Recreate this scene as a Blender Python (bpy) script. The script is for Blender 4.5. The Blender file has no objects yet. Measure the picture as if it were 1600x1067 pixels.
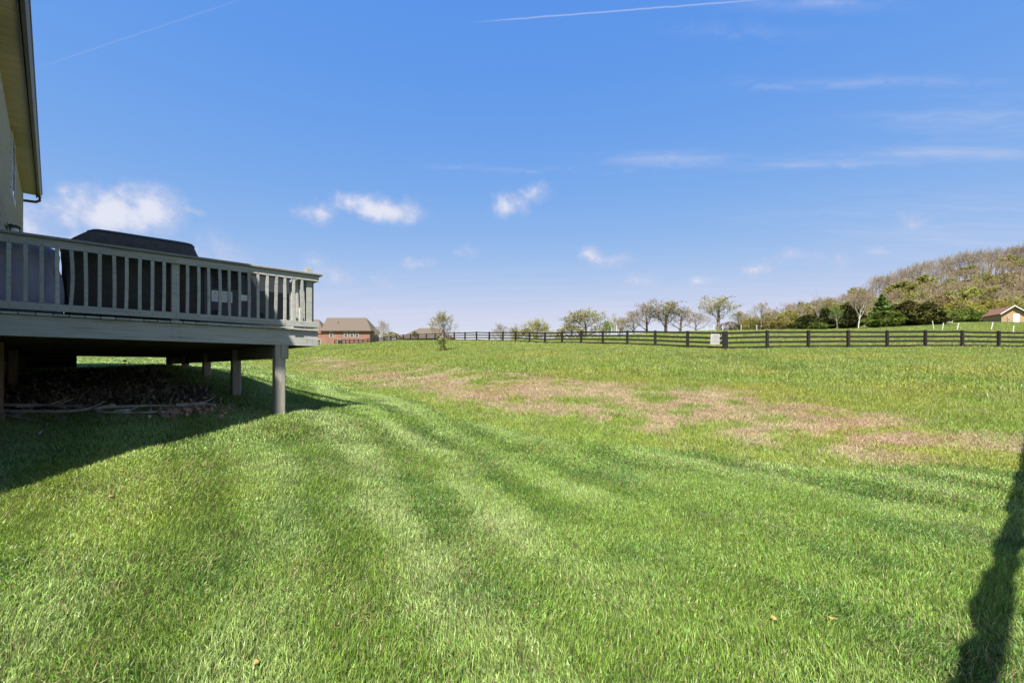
import bpy, bmesh, math, random
import numpy as np
from mathutils import Vector, Matrix

# ------------------------------------------------------------------ camera, sky, sun, exposure
SC = bpy.context.scene
COL = SC.collection
ZC = 1.5                                   # eye height above the lawn at the photographer's feet
cam_d = bpy.data.cameras.new("camera")
cam = bpy.data.objects.new("camera", cam_d); COL.objects.link(cam)
cam.location = (0, 0, ZC); cam.rotation_euler = (math.radians(90), 0, 0)
cam_d.sensor_width = 36.0; cam_d.lens = 743 / 1600 * 36.0
cam_d.shift_y = 44.5 / 1600
cam_d.clip_start = 0.05; cam_d.clip_end = 8000
SC.camera = cam

SUN_AZ, SUN_EL = math.radians(12), math.radians(56.5)      # the way the light travels, left of which lies the house
LH = (math.sin(SUN_AZ), math.cos(SUN_AZ))
sun_d = bpy.data.lights.new("sun", 'SUN'); sun_d.energy = 3.5; sun_d.angle = math.radians(0.53); sun_d.color = (1.0, 0.95, 0.86)
sun = bpy.data.objects.new("sun", sun_d); COL.objects.link(sun)
sun.rotation_euler = Vector((LH[0] * math.cos(SUN_EL), LH[1] * math.cos(SUN_EL), -math.sin(SUN_EL))).to_track_quat('-Z', 'Y').to_euler()
sun.location = (-10, -40, 60)

SC.view_settings.view_transform = 'Standard'; SC.view_settings.look = 'None'
SC.view_settings.exposure = 2.0; SC.view_settings.gamma = 1.0; SC.view_settings.use_curve_mapping = False
SC.cycles.use_denoising = True; SC.cycles.max_bounces = 5; SC.cycles.diffuse_bounces = 4; SC.cycles.glossy_bounces = 2; SC.cycles.transparent_max_bounces = 8

world = bpy.data.worlds.new("World"); SC.world = world; world.use_nodes = True


def build_sky():
    nt = world.node_tree; N = nt.nodes; L = nt.links
    N.clear()
    def node(t, **kw):
        n = N.new(t)
        for k, v in kw.items(): setattr(n, k, v)
        return n
    def math_(op, a, b=None, clamp=False):
        n = node('ShaderNodeMath', operation=op, use_clamp=clamp)
        for i, s in enumerate((a, b)):
            if s is None: continue
            if isinstance(s, (int, float)): n.inputs[i].default_value = s
            else: L.new(s, n.inputs[i])
        return n.outputs[0]
    def vmath(op, a, b=None, out=0):
        n = node('ShaderNodeVectorMath', operation=op)
        for i, s in enumerate((a, b)):
            if s is None: continue
            if isinstance(s, tuple): n.inputs[i].default_value = s
            else: L.new(s, n.inputs[i])
        return n.outputs[out]
    def smooth(v, lo, hi, t0=0.0, t1=1.0):
        n = node('ShaderNodeMapRange', interpolation_type='SMOOTHSTEP')
        L.new(v, n.inputs[0])
        for i, q in zip((1, 2, 3, 4), (lo, hi, t0, t1)): n.inputs[i].default_value = q
        return n.outputs[0]
    sky = node('ShaderNodeTexSky', sky_type='NISHITA')
    sky.sun_disc = False; sky.sun_elevation = SUN_EL; sky.sun_rotation = math.radians(192)
    sky.altitude = 200; sky.air_density = 1.0; sky.dust_density = 0.6; sky.ozone_density = 2.0
    tc = node('ShaderNodeTexCoord'); d = tc.outputs['Generated']
    sx = node('ShaderNodeSeparateXYZ'); L.new(d, sx.inputs[0])
    az = math_('ARCTAN2', sx.outputs[0], sx.outputs[1])
    el = math_('ARCSINE', sx.outputs[2])
    cv = node('ShaderNodeCombineXYZ'); L.new(az, cv.inputs[0]); L.new(el, cv.inputs[1]); p = cv.outputs[0]
    def noise(vec, scale, detail, rough=0.55):
        n = node('ShaderNodeTexNoise', noise_dimensions='2D'); L.new(vec, n.inputs['Vector'])
        n.inputs['Scale'].default_value = scale; n.inputs['Detail'].default_value = detail; n.inputs['Roughness'].default_value = rough
        return n
    fine = noise(p, 26, 5, 0.6)
    warp = vmath('MULTIPLY', vmath('SUBTRACT', noise(p, 13, 3).outputs['Color'], (0.5, 0.5, 0.5)), (0.055, 0.03, 0.0))
    pw = vmath('ADD', p, warp)
    puff = math_('MULTIPLY', math_('SUBTRACT', fine.outputs[0], 0.5), 2.0)
    zs = math_('ADD', math_('MAXIMUM', sx.outputs[2], 0.0), .12)
    lay = node('ShaderNodeCombineXYZ'); L.new(math_('DIVIDE', sx.outputs[0], zs), lay.inputs[0]); L.new(math_('DIVIDE', sx.outputs[1], zs), lay.inputs[1])
    rot = node('ShaderNodeVectorRotate', rotation_type='Z_AXIS'); L.new(lay.outputs[0], rot.inputs['Vector']); rot.inputs['Angle'].default_value = math.radians(7)
    streak = noise(vmath('MULTIPLY', vmath('ADD', rot.outputs[0], vmath('MULTIPLY', warp, (5, 4, 0))), (.9, 6.5, 1)), 1.0, 5, 0.62)
    stv = math_('MULTIPLY', math_('SUBTRACT', streak.outputs[0], 0.5), 3.2)
    def aim(px, py):
        dx, dz = (px - 800) / 743, (578 - py) / 743
        a = math.atan(dx); return a, math.atan(dz * math.cos(a)), math.cos(a)
    def field(spec, base, flat=False):
        """strongest of a set of soft ellipses; each costs four nodes"""
        best = None
        for px, py, rx, ry, w in spec:
            a, e, c = ((px - 800) / 743, (578 - py) / 743, 1.0) if flat else aim(px, py); kx, ky = 743 / (rx * c * c), 743 / (ry * c)
            q = node('ShaderNodeVectorMath', operation='MULTIPLY_ADD'); L.new(base, q.inputs[0]); q.inputs[1].default_value = (kx, ky, 0); q.inputs[2].default_value = (-a * kx, -e * ky, 0)
            ln = vmath('LENGTH', q.outputs[0], out=1)
            f = node('ShaderNodeMath', operation='MULTIPLY_ADD'); L.new(ln, f.inputs[0]); f.inputs[1].default_value = -w; f.inputs[2].default_value = w
            best = f.outputs[0] if best is None else math_('MAXIMUM', best, f.outputs[0])
        return best
    # cumulus puffs low over the horizon: place, half width, half height, weight
    cum = field(((165, 336, 120, 44, 1.25), (232, 328, 84, 50, 1.15), (305, 331, 24, 10, .6), (38, 350, 80, 44, .8), (128, 376, 46, 16, .75), (500, 332, 44, 20, .6),
                 (598, 327, 84, 26, 1.15), (800, 320, 42, 20, .72), (832, 302, 34, 20, .62), (345, 396, 70, 30, .5), (520, 428, 62, 30, .45),
                 (925, 402, 30, 20, .72), (955, 408, 54, 14, .55), (1175, 420, 34, 15, .55), (1222, 402, 46, 18, .55), (655, 411, 32, 12, .5),
                 (1425, 352, 44, 27, .42), (1300, 408, 50, 25, .36), (640, 485, 90, 22, .42), (735, 397, 34, 12, .36), (612, 440, 36, 17, .42), (1100, 437, 34, 12, .4), (985, 436, 70, 14, .4)), pw)
    dens = smooth(math_('ADD', cum, math_('MULTIPLY', puff, .62)), -0.12, 1.05, 0.0, .95)
    dens = math_('MULTIPLY', dens, smooth(cum, -0.35, 0.25))
    shade = smooth(math_('ADD', cum, math_('MULTIPLY', puff, .8)), 0.25, 0.95)
    # drawn-out high wisps
    ysafe = math_('MAXIMUM', sx.outputs[1], .15)
    gv = node('ShaderNodeCombineXYZ'); L.new(math_('DIVIDE', sx.outputs[0], ysafe), gv.inputs[0]); L.new(math_('DIVIDE', sx.outputs[2], ysafe), gv.inputs[1])
    gw = vmath('ADD', gv.outputs[0], warp)
    wf = field(((1040, 248, 190, 26, .62), (800, 266, 210, 12, .55), (1270, 262, 330, 26, .45), (1560, 190, 330, 62, .62), (1500, 240, 330, 24, .52),
                (1150, 52, 200, 26, .42), (1340, 130, 460, 22, .44), (1500, 345, 420, 90, .48), (1370, 393, 50, 13, .7), (1290, 6, 200, 22, .46)), gw, True)
    wis = math_('MULTIPLY', smooth(math_('ADD', wf, math_('MULTIPLY', stv, .62)), 0.0, 1.35, 0.0, .58), smooth(wf, -0.15, 0.5))
    low = smooth(el, 0.0, 0.26, .7, 0.0)
    wis = math_('MAXIMUM', wis, math_('MULTIPLY', low, smooth(streak.outputs[0], .3, .7)))
    # contrails: thin arcs of great circles
    for (a0, a1), wd, w in ((((755, 34), (1215, -2)), .0019, .42), (((60, 106), (375, 0)), .0018, .11)):
        v0, v1 = (Vector(((q[0] - 800) / 743, 1, (578 - q[1]) / 743)).normalized() for q in (a0, a1))
        nrm = v0.cross(v1).normalized(); mid = (v0 + v1).normalized(); half = v0.angle(v1) / 2
        dist = math_('ABSOLUTE', math_('ADD', vmath('DOT_PRODUCT', d, tuple(nrm), out=1), math_('MULTIPLY', math_('SUBTRACT', fine.outputs[0], .5), .002)))
        f = smooth(dist, 0.0, wd, 1.0, 0.0)
        al = smooth(vmath('DOT_PRODUCT', d, tuple(mid), out=1), math.cos(half * 1.15), math.cos(half * .6), 0.0, w)
        wis = math_('MAXIMUM', wis, math_('MULTIPLY', f, al))
    total = math_('MINIMUM', math_('MAXIMUM', dens, wis), 1.0)
    # the camera's rendering of the blue: one tone curve per channel for the whole dome
    sc_ = node('ShaderNodeSeparateColor'); L.new(sky.outputs[0], sc_.inputs[0]); gain = node('ShaderNodeCombineColor'); chan = []
    for i, (k, ref, pw_) in enumerate(SKY_CURVE):
        chan.append(math_('MULTIPLY', math_('POWER', math_('MAXIMUM', math_('DIVIDE', sc_.outputs[i], ref), .02), pw_), k))
    chan[0] = math_('MINIMUM', chan[0], math_('MULTIPLY', chan[1], .93))
    # the bright aureole round the sun, behind the camera, stays as the sky model gives it
    for i in range(3):
        L.new(math_('ADD', chan[i], math_('MULTIPLY', math_('MAXIMUM', math_('SUBTRACT', sc_.outputs[i], AUREOLE[i]), 0.0), .9)), gain.inputs[i])
    cc = node('ShaderNodeMixRGB'); L.new(math_('MAXIMUM', shade, wis), cc.inputs[0])
    cc.inputs[1].default_value = CLOUD_LOW + (1,); cc.inputs[2].default_value = CLOUD_TOP + (1,)
    mix = node('ShaderNodeMixRGB'); L.new(total, mix.inputs[0]); L.new(gain.outputs[0], mix.inputs[1]); L.new(cc.outputs[0], mix.inputs[2])
    bg = node('ShaderNodeBackground'); bg.inputs[1].default_value = 0.0525
    out = node('ShaderNodeOutputWorld'); L.new(mix.outputs[0], bg.inputs[0]); L.new(bg.outputs[0], out.inputs[0])


SKY_CURVE = ((.5215, .86, 1.17), (1.459, 1.45, .586), (3.87, 2.69, .05))
AUREOLE = (4.6, 6.2, 7.6)
CLOUD_LOW = (2.9, 3.05, 3.95)
CLOUD_TOP = (3.75, 3.82, 4.35)
build_sky()

# ------------------------------------------------------------------ helpers
RNG = random.Random(11)
NR = np.random.RandomState(5)


class MB:
    """collects faces; build() links them as one mesh object"""
    def __init__(s): s.v = []; s.f = []; s.m = []; s.M = None
    def add(s, verts, faces, mi=0):
        o = len(s.v)
        s.v += [tuple(s.M @ Vector(q)) if s.M is not None else tuple(q) for q in verts]
        s.f += [tuple(i + o for i in f) for f in faces]; s.m += [mi] * len(faces)
    def box(s, a, b, mi=0, top=None):
        x0, y0, z0 = a; x1, y1, z1 = b
        s.add([(x0, y0, z0), (x1, y0, z0), (x1, y1, z0), (x0, y1, z0), (x0, y0, z1), (x1, y0, z1), (x1, y1, z1), (x0, y1, z1)],
              [(0, 3, 2, 1), (4, 5, 6, 7), (0, 1, 5, 4), (1, 2, 6, 5), (2, 3, 7, 6), (3, 0, 4, 7)], mi)
        return s
    def bev(s, a, b, c=.004, mi=0):
        """box with its edges along the longest side chamfered"""
        a = list(a); b = list(b); ax = max(range(3), key=lambda i: abs(b[i] - a[i])); i, j = [(1, 2), (2, 0), (0, 1)][ax]
        ring = []
        for (p, q) in ((a[i] + c, a[j]), (b[i] - c, a[j]), (b[i], a[j] + c), (b[i], b[j] - c), (b[i] - c, b[j]), (a[i] + c, b[j]), (a[i], b[j] - c), (a[i], a[j] + c)):
            ring.append((p, q))
        vs = []
        for e in (a[ax], b[ax]):
            for p, q in ring:
                t = [0, 0, 0]; t[ax] = e; t[i] = p; t[j] = q; vs.append(tuple(t))
        fs = [(k, (k + 1) % 8, (k + 1) % 8 + 8, k + 8) for k in range(8)] + [tuple(range(7, -1, -1)), tuple(range(8, 16))]
        s.add(vs, fs, mi); return s
    def tube(s, pts, rad, n=6, mi=0, cap=True):
        pts = [Vector(p) for p in pts]; o = []; vs = []
        ref = Vector((.31, .17, .93))
        for k, p in enumerate(pts):
            t = (pts[min(k + 1, len(pts) - 1)] - pts[max(k - 1, 0)]).normalized()
            a = t.cross(ref)
            if a.length < .05: a = t.cross(Vector((1, 0, 0)))
            a.normalize(); b = t.cross(a)
            r = rad[k] if isinstance(rad, (list, tuple)) else rad
            for q in range(n):
                an = 2 * math.pi * q / n; vs.append(p + a * (math.cos(an) * r) + b * (math.sin(an) * r))
        fs = []
        for k in range(len(pts) - 1):
            for q in range(n):
                fs.append((k * n + q, k * n + (q + 1) % n, (k + 1) * n + (q + 1) % n, (k + 1) * n + q))
        if cap and n > 2: fs.append(tuple(range(n - 1, -1, -1))); fs.append(tuple(range((len(pts) - 1) * n, len(pts) * n)))
        s.add(vs, fs, mi); return s
    def mesh(s, name, mats, smooth=False):
        me = bpy.data.meshes.new(name); me.from_pydata(s.v, [], s.f)
        for m in (mats if isinstance(mats, (list, tuple)) else [mats]): me.materials.append(m)
        if any(s.m): me.polygons.foreach_set('material_index', s.m)
        if smooth: me.polygons.foreach_set('use_smooth', [True] * len(me.polygons))
        me.update(); return me
    def build(s, name, mats, parent=None, smooth=False):
        return link(name, s.mesh(name, mats, smooth), parent)


def link(name, me, parent=None, loc=None, rot=None):
    o = bpy.data.objects.new(name, me); COL.objects.link(o)
    if parent is not None: o.parent = parent
    if loc is not None: o.location = loc
    if rot is not None: o.rotation_euler = rot
    return o


def tag(o, label, cat, group=None, kind=None):
    o["label"] = label
    if cat: o["category"] = cat
    if group: o["group"] = group
    if kind: o["kind"] = kind
    return o


def thing(name, loc, label, cat, rotz=0.0, group=None):
    o = bpy.data.objects.new(name, None); COL.objects.link(o); o.location = loc; o.rotation_euler = (0, 0, rotz)
    o.empty_display_size = .2
    return tag(o, label, cat, group)


def copy_tree(o, parent=None):
    c = o.copy(); COL.objects.link(c); c.parent = parent
    for ch in o.children: copy_tree(ch, c)
    return c


# ---- materials
def mat(name, c1, c2=None, scale=4.0, stretch=(1, 1, 1), rough=.7, bump=.15, bscale=None, rnd=.0, spec=.3, metal=0.0, detail=6, coords='Object', c3=None, c3_amt=.5, c3_scale=1.2):
    m = bpy.data.materials.new(name); m.use_nodes = True; nt = m.node_tree; N = nt.nodes; L = nt.links
    b = N['Principled BSDF']; b.inputs['Roughness'].default_value = rough; b.inputs['Metallic'].default_value = metal
    b.inputs['Specular IOR Level'].default_value = spec
    tc = N.new('ShaderNodeTexCoord'); mp = N.new('ShaderNodeMapping'); mp.inputs['Scale'].default_value = stretch
    L.new(tc.outputs[coords], mp.inputs[0])
    oi = N.new('ShaderNodeObjectInfo')
    if rnd:
        ad = N.new('ShaderNodeVectorMath'); ad.operation = 'ADD'
        sc = N.new('ShaderNodeVectorMath'); sc.operation = 'SCALE'; sc.inputs[0].default_value = (17, 9, 23); L.new(oi.outputs['Random'], sc.inputs['Scale'])
        L.new(mp.outputs[0], ad.inputs[0]); L.new(sc.outputs[0], ad.inputs[1]); vec = ad.outputs[0]
    else: vec = mp.outputs[0]
    nz = N.new('ShaderNodeTexNoise'); nz.inputs['Scale'].default_value = scale; nz.inputs['Detail'].default_value = detail; nz.inputs['Roughness'].default_value = .65
    L.new(vec, nz.inputs['Vector'])
    rp = N.new('ShaderNodeValToRGB'); rp.color_ramp.elements[0].position = .3; rp.color_ramp.elements[1].position = .7
    rp.color_ramp.elements[0].color = tuple(c1) + (1,); rp.color_ramp.elements[1].color = tuple(c2 or c1) + (1,)
    L.new(nz.outputs[0], rp.inputs[0]); colr = rp.outputs[0]
    if c3 is not None:
        n3 = N.new('ShaderNodeTexNoise'); n3.inputs['Scale'].default_value = c3_scale; n3.inputs['Detail'].default_value = 8; n3.inputs['Roughness'].default_value = .7
        L.new(vec, n3.inputs['Vector'])
        r3 = N.new('ShaderNodeMapRange'); r3.inputs[1].default_value = .52; r3.inputs[2].default_value = .72; r3.inputs[4].default_value = c3_amt; L.new(n3.outputs[0], r3.inputs[0])
        mx = N.new('ShaderNodeMixRGB'); L.new(r3.outputs[0], mx.inputs[0]); L.new(colr, mx.inputs[1]); mx.inputs[2].default_value = tuple(c3) + (1,); colr = mx.outputs[0]
    if rnd:
        mr = N.new('ShaderNodeMapRange'); L.new(oi.outputs['Random'], mr.inputs[0]); mr.inputs[3].default_value = 1 - rnd; mr.inputs[4].default_value = 1 + rnd
        hs = N.new('ShaderNodeHueSaturation'); L.new(mr.outputs[0], hs.inputs['Value']); L.new(colr, hs.inputs['Color']); colr = hs.outputs[0]
    L.new(colr, b.inputs['Base Color'])
    if bump:
        bp = N.new('ShaderNodeBump'); bp.inputs['Strength'].default_value = bump; bp.inputs['Distance'].default_value = .02
        if bscale:
            nb = N.new('ShaderNodeTexNoise'); nb.inputs['Scale'].default_value = bscale; nb.inputs['Detail'].default_value = 4; L.new(vec, nb.inputs['Vector']); L.new(nb.outputs[0], bp.inputs['Height'])
        else: L.new(nz.outputs[0], bp.inputs['Height'])
        L.new(bp.outputs[0], b.inputs['Normal'])
    return m


def brick_mat(name, c1, c2, mortar):
    m = bpy.data.materials.new(name); m.use_nodes = True; nt = m.node_tree; N = nt.nodes; L = nt.links; b = N['Principled BSDF']
    b.inputs['Roughness'].default_value = .9
    tc = N.new('ShaderNodeTexCoord'); sx = N.new('ShaderNodeSeparateXYZ'); L.new(tc.outputs['Object'], sx.inputs[0])
    ad = N.new('ShaderNodeMath'); L.new(sx.outputs[0], ad.inputs[0]); L.new(sx.outputs[1], ad.inputs[1])
    cb = N.new('ShaderNodeCombineXYZ'); L.new(ad.outputs[0], cb.inputs[0]); L.new(sx.outputs[2], cb.inputs[1])
    br = N.new('ShaderNodeTexBrick'); L.new(cb.outputs[0], br.inputs['Vector']); br.inputs['Scale'].default_value = 1
    br.inputs['Brick Width'].default_value = .22; br.inputs['Row Height'].default_value = .075; br.inputs['Mortar Size'].default_value = .008
    br.inputs['Color1'].default_value = c1 + (1,); br.inputs['Color2'].default_value = c2 + (1,); br.inputs['Mortar'].default_value = mortar + (1,)
    nz = N.new('ShaderNodeTexNoise'); nz.inputs['Scale'].default_value = .5; L.new(tc.outputs['Object'], nz.inputs['Vector'])
    hs = N.new('ShaderNodeHueSaturation'); mr = N.new('ShaderNodeMapRange'); mr.inputs[3].default_value = .7; mr.inputs[4].default_value = 1.3
    L.new(nz.outputs[0], mr.inputs[0]); L.new(mr.outputs[0], hs.inputs['Value']); L.new(br.outputs[0], hs.inputs['Color']); L.new(hs.outputs[0], b.inputs['Base Color'])
    return m


def foliage_mat(name, c1, c2, trans=.35, rnd=.12):
    """leaves: colour varies in clumps, a share of the light passes through"""
    m = bpy.data.materials.new(name); m.use_nodes = True; nt = m.node_tree; N = nt.nodes; L = nt.links
    N.clear()
    tc = N.new('ShaderNodeTexCoord'); nz = N.new('ShaderNodeTexNoise'); nz.inputs['Scale'].default_value = 6; nz.inputs['Detail'].default_value = 4
    L.new(tc.outputs['Object'], nz.inputs['Vector'])
    rp = N.new('ShaderNodeValToRGB'); rp.color_ramp.elements[0].position = .32; rp.color_ramp.elements[1].position = .68
    rp.color_ramp.elements[0].color = c1 + (1,); rp.color_ramp.elements[1].color = c2 + (1,); L.new(nz.outputs[0], rp.inputs[0])
    oi = N.new('ShaderNodeObjectInfo'); mr = N.new('ShaderNodeMapRange'); L.new(oi.outputs['Random'], mr.inputs[0]); mr.inputs[3].default_value = 1 - rnd; mr.inputs[4].default_value = 1 + rnd
    mh = N.new('ShaderNodeMapRange'); L.new(oi.outputs['Random'], mh.inputs[0]); mh.inputs[3].default_value = .485; mh.inputs[4].default_value = .515
    hs = N.new('ShaderNodeHueSaturation'); L.new(mr.outputs[0], hs.inputs['Value']); L.new(mh.outputs[0], hs.inputs['Hue']); L.new(rp.outputs[0], hs.inputs['Color'])
    d = N.new('ShaderNodeBsdfDiffuse'); t = N.new('ShaderNodeBsdfTranslucent'); mx = N.new('ShaderNodeMixShader'); mx.inputs[0].default_value = trans
    L.new(hs.outputs[0], d.inputs[0]); L.new(hs.outputs[0], t.inputs[0]); L.new(d.outputs[0], mx.inputs[1]); L.new(t.outputs[0], mx.inputs[2])
    o = N.new('ShaderNodeOutputMaterial'); L.new(mx.outputs[0], o.inputs[0]); return m


PAINT = mat('grey_green_deck_paint', (.278, .278, .252), (.352, .354, .322), 3.0, (1.2, 1.2, 9), .66, .5, 30, .14, c3=(.13, .125, .105), c3_amt=.7, c3_scale=3.5)
PAINT_X = mat('grey_green_deck_paint_along', (.282, .282, .256), (.352, .354, .322), 3.0, (1.0, 14, 14), .66, .5, 30, .09, c3=(.135, .13, .11), c3_amt=.65, c3_scale=1.9)
PAINT_CAP = mat('worn_rail_cap_paint', (.13, .128, .118), (.22, .215, .20), 3.0, (1.0, 14, 14), .7, .4, 30, .08, c3=(.22, .2, .16), c3_amt=.5)
POSTM = mat('weathered_post_paint', (.25, .225, .18), (.35, .32, .265), 2.5, (9, 9, 1.0), .75, .4, 26, .06, c3=(.12, .11, .09), c3_amt=.6, c3_scale=1.6)
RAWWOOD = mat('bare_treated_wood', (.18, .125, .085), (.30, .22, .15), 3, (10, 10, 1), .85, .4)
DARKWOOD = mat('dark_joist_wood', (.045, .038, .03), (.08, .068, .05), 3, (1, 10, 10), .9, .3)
SIDING = mat('cream_vinyl_siding', (.60, .60, .58), (.66, .66, .64), 2, (1, 1, 6), .55, 0, rnd=.03)
SOFFIT = mat('beige_soffit', (.33, .27, .14), (.38, .31, .165), 2, rough=.6, bump=.03, rnd=.02)
FASCIA = mat('brown_gutter_metal', (.05, .037, .028), (.075, .057, .044), 2, rough=.45, bump=.05, spec=.5)
SHINGLE = mat('brown_shingle', (.16, .125, .10), (.26, .21, .175), 5, (1, 1, 6), .95, .4, detail=8)
CONCRETE = mat('foundation_concrete', (.20, .19, .17), (.30, .28, .25), 3, rough=.9, bump=.3)
WHITE = mat('white_paint', (.42, .42, .41), (.50, .50, .485), 3, rough=.5, bump=.05)
FENCEM = mat('black_stained_board', (.009, .008, .008), (.026, .023, .021), 3, (1.0, 12, 12), .85, .4, rnd=.25, spec=.15, c3=(.06, .052, .045), c3_amt=.5, c3_scale=1.5)
GLASS = mat('window_glass', (.02, .025, .03), rough=.06, bump=0, spec=.6)
BLACKFAB = mat('black_cover_fabric', (.055, .050, .044), (.078, .071, .063), 12, rough=.8, bump=.7, bscale=6, spec=.12)
LAVFAB = mat('grey_lavender_cover_fabric', (.23, .21, .28), (.36, .335, .42), 4, (1, 1, .5), rough=.8, bump=1.0, bscale=7)
CHARCOAL = mat('charcoal_metal', (.030, .034, .042), (.042, .047, .056), 3, rough=.38, bump=.04, spec=.5)
BLACK = mat('black_plastic', (.012, .012, .013), (.02, .02, .02), 5, rough=.5, bump=.05)
PAPER = mat('white_label_paper', (.74, .75, .77), (.80, .81, .82), 5, rough=.6, bump=0)
INK = mat('grey_ink', (.16, .16, .17), rough=.8, bump=0)
INKL = mat('pale_grey_ink', (.42, .42, .43), rough=.8, bump=0)
BARK = mat('grey_bark', (.10, .085, .07), (.19, .165, .14), 6, (3, 3, 1), .95, .6, rnd=.15)
BARKW = mat('pale_sycamore_bark', (.42, .39, .34), (.66, .62, .55), 5, (3, 3, 1), .9, .4, c3=(.2, .17, .13), c3_amt=.6)
BARKB = mat('brown_bark', (.11, .085, .065), (.2, .16, .125), 6, (3, 3, 1), .95, .5, rnd=.2)
TWIG = mat('bare_twig', (.15, .128, .105), (.25, .215, .18), 6, rough=.9, bump=0, rnd=.15)
TWIGB = mat('brown_twig', (.165, .132, .095), (.275, .222, .160), 6, rough=.9, bump=0, rnd=.15)
DEADWOOD = mat('bleached_dead_wood', (.30, .275, .235), (.58, .54, .47), 8, (1, 1, 4), .9, .5)

# ------------------------------------------------------------------ terrain (heights are relative to the camera's eye)
CP = np.array([
 (0,0,-1.5),(0,2.3,-1.46),(0,5,-1.38),(-1.5,3,-1.42),(-3,3,-1.25),(-4.48,4.16,-1.05),(-4.22,5.14,-.89),(-3.8,6.72,-.78),
 (-3.52,7.33,-.71),(-4.73,9.08,-.57),(-5.94,10.8,-.363),(-7.15,12.57,-.2),(-8.36,14.3,-.08),(-2.8,8.8,-.72),
 (-7,7,-.66),(-6,5.2,-.8),(-7.5,9,-.34),(-7.7,9.9,-.10),(-9,11,-.04),(-11,13,.0),(-12,18,.12),(-20,22,.25),(-40,45,1.3),
 (-3,-3,-1.4),(3,-3,-1.6),(-8,0,-.9),(-10,4,-.6),(8,0,-1.65),(0,-12,-1.5),(-14,-8,-1.0),(14,-8,-1.8),(0,-40,-1.5),(-40,-30,-1),(40,-30,-2),(-40,0,0),(45,0,-1.2),
 (-1.8,6,-1.05),(-1.2,8,-1.1),(-1.25,9.4,-.98),(0,8,-1.28),(1.1,8.2,-1.27),(2.2,5.3,-1.36),(4.1,6.9,-1.38),(3.8,3.5,-1.45),(7,6,-1.42),(9,6.2,-1.4),(14,6,-1.3),
 (-4.6,14.2,-.65),(-9,22,-.35),(-14,30,-.05),(-2,14,-.6),(4,15.2,-.42),(9,14,-.5),(14,14,-.45),(20,14,-.4),
 (13.9,31,1.29),(10.9,36.2,1.75),(3.4,49.2,2.7),(-2.85,59.4,3.55),(-8.1,66.8,4.05),(-20.4,83.8,4.95),(-41.4,113,6.0),
 (22.8,32.1,1.46),(34.5,33.7,1.54),(50,36,1.7),(5,25,.6),(-3,32,1.0),(-10,45,1.6),(-25,70,3.2),(-60,80,3.6),(-60,130,6.5),(-52,150,7.6),
 (20,60,4.6),(35,60,4.6),(60,60,5.0),(45,90,7.4),(63,90,7.7),(30,90,6.6),(95,92,9.2),(60,110,9.0),(103,100,9.9),(5,75,4.6),(0,110,4.4),(-25,120,4.2),(30,130,6.5),(0,160,4),(-100,160,7),(110,60,6),(110,110,11),(90,140,12),(-120,60,3),(-100,0,1),(130,0,-1),(0,-120,-2),(-120,-120,0),(130,-120,-3),(60,-60,-2.5),(-40,190,6),(60,190,8),(130,190,14),(150,60,7)], float)


def _phi(r): return np.where(r > 0, r * r * np.log(np.maximum(r, 1e-9)), 0)
def _warp(x, y):
    r = np.hypot(x, y); s = np.log1p(r / 6) * 6 / np.maximum(r, 1e-6); return x * s, y * s
_n = len(CP); _wx, _wy = _warp(CP[:, 0], CP[:, 1])
_A = np.block([[_phi(np.hypot(_wx[:, None] - _wx, _wy[:, None] - _wy)) + np.eye(_n) * .02, np.c_[np.ones(_n), _wx, _wy]], [np.c_[np.ones(_n), _wx, _wy].T, np.zeros((3, 3))]])
_S = np.linalg.solve(_A, np.r_[CP[:, 2], 0, 0, 0])
def sstep(a, b, x):
    t = np.clip((x - a) / (b - a), 0, 1); return t * t * (3 - 2 * t)
def vnoise(x, y, s, seed=0):
    """smooth value noise, 0..1"""
    x = np.asarray(x, float) / s + 1000.3 + seed * 17.1; y = np.asarray(y, float) / s + 1000.7 + seed * 31.7
    xi = np.floor(x).astype(np.int64); yi = np.floor(y).astype(np.int64); fx = x - xi; fy = y - yi
    fx = fx * fx * (3 - 2 * fx); fy = fy * fy * (3 - 2 * fy)
    def h(a, b):
        n = (a * 374761393 + b * 668265263 + seed * 974711) & 0x7fffffff; n = ((n ^ (n >> 13)) * 1274126177) & 0x7fffffff
        return ((n ^ (n >> 16)) & 0xffff) / 65535.0
    return (h(xi, yi) * (1 - fx) + h(xi + 1, yi) * fx) * (1 - fy) + (h(xi, yi + 1) * (1 - fx) + h(xi + 1, yi + 1) * fx) * fy
def fbm(x, y, s, seed=0, o=3):
    v = 0; a = .5; t = 0
    for k in range(o): v = v + a * vnoise(x, y, s / 2 ** k, seed + k * 7); t += a; a *= .5
    return v / t
HX = np.array([66, 82, 94, 108, 121, 140, 157, 175, 196, 212, 218, 245, 280, 330, 500, 1200]); HZ = np.array([0, 1, 4, 9, 14, 19, 23, 28, 33, 36, 38, 45, 50, 55, 58, 40.])


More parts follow.
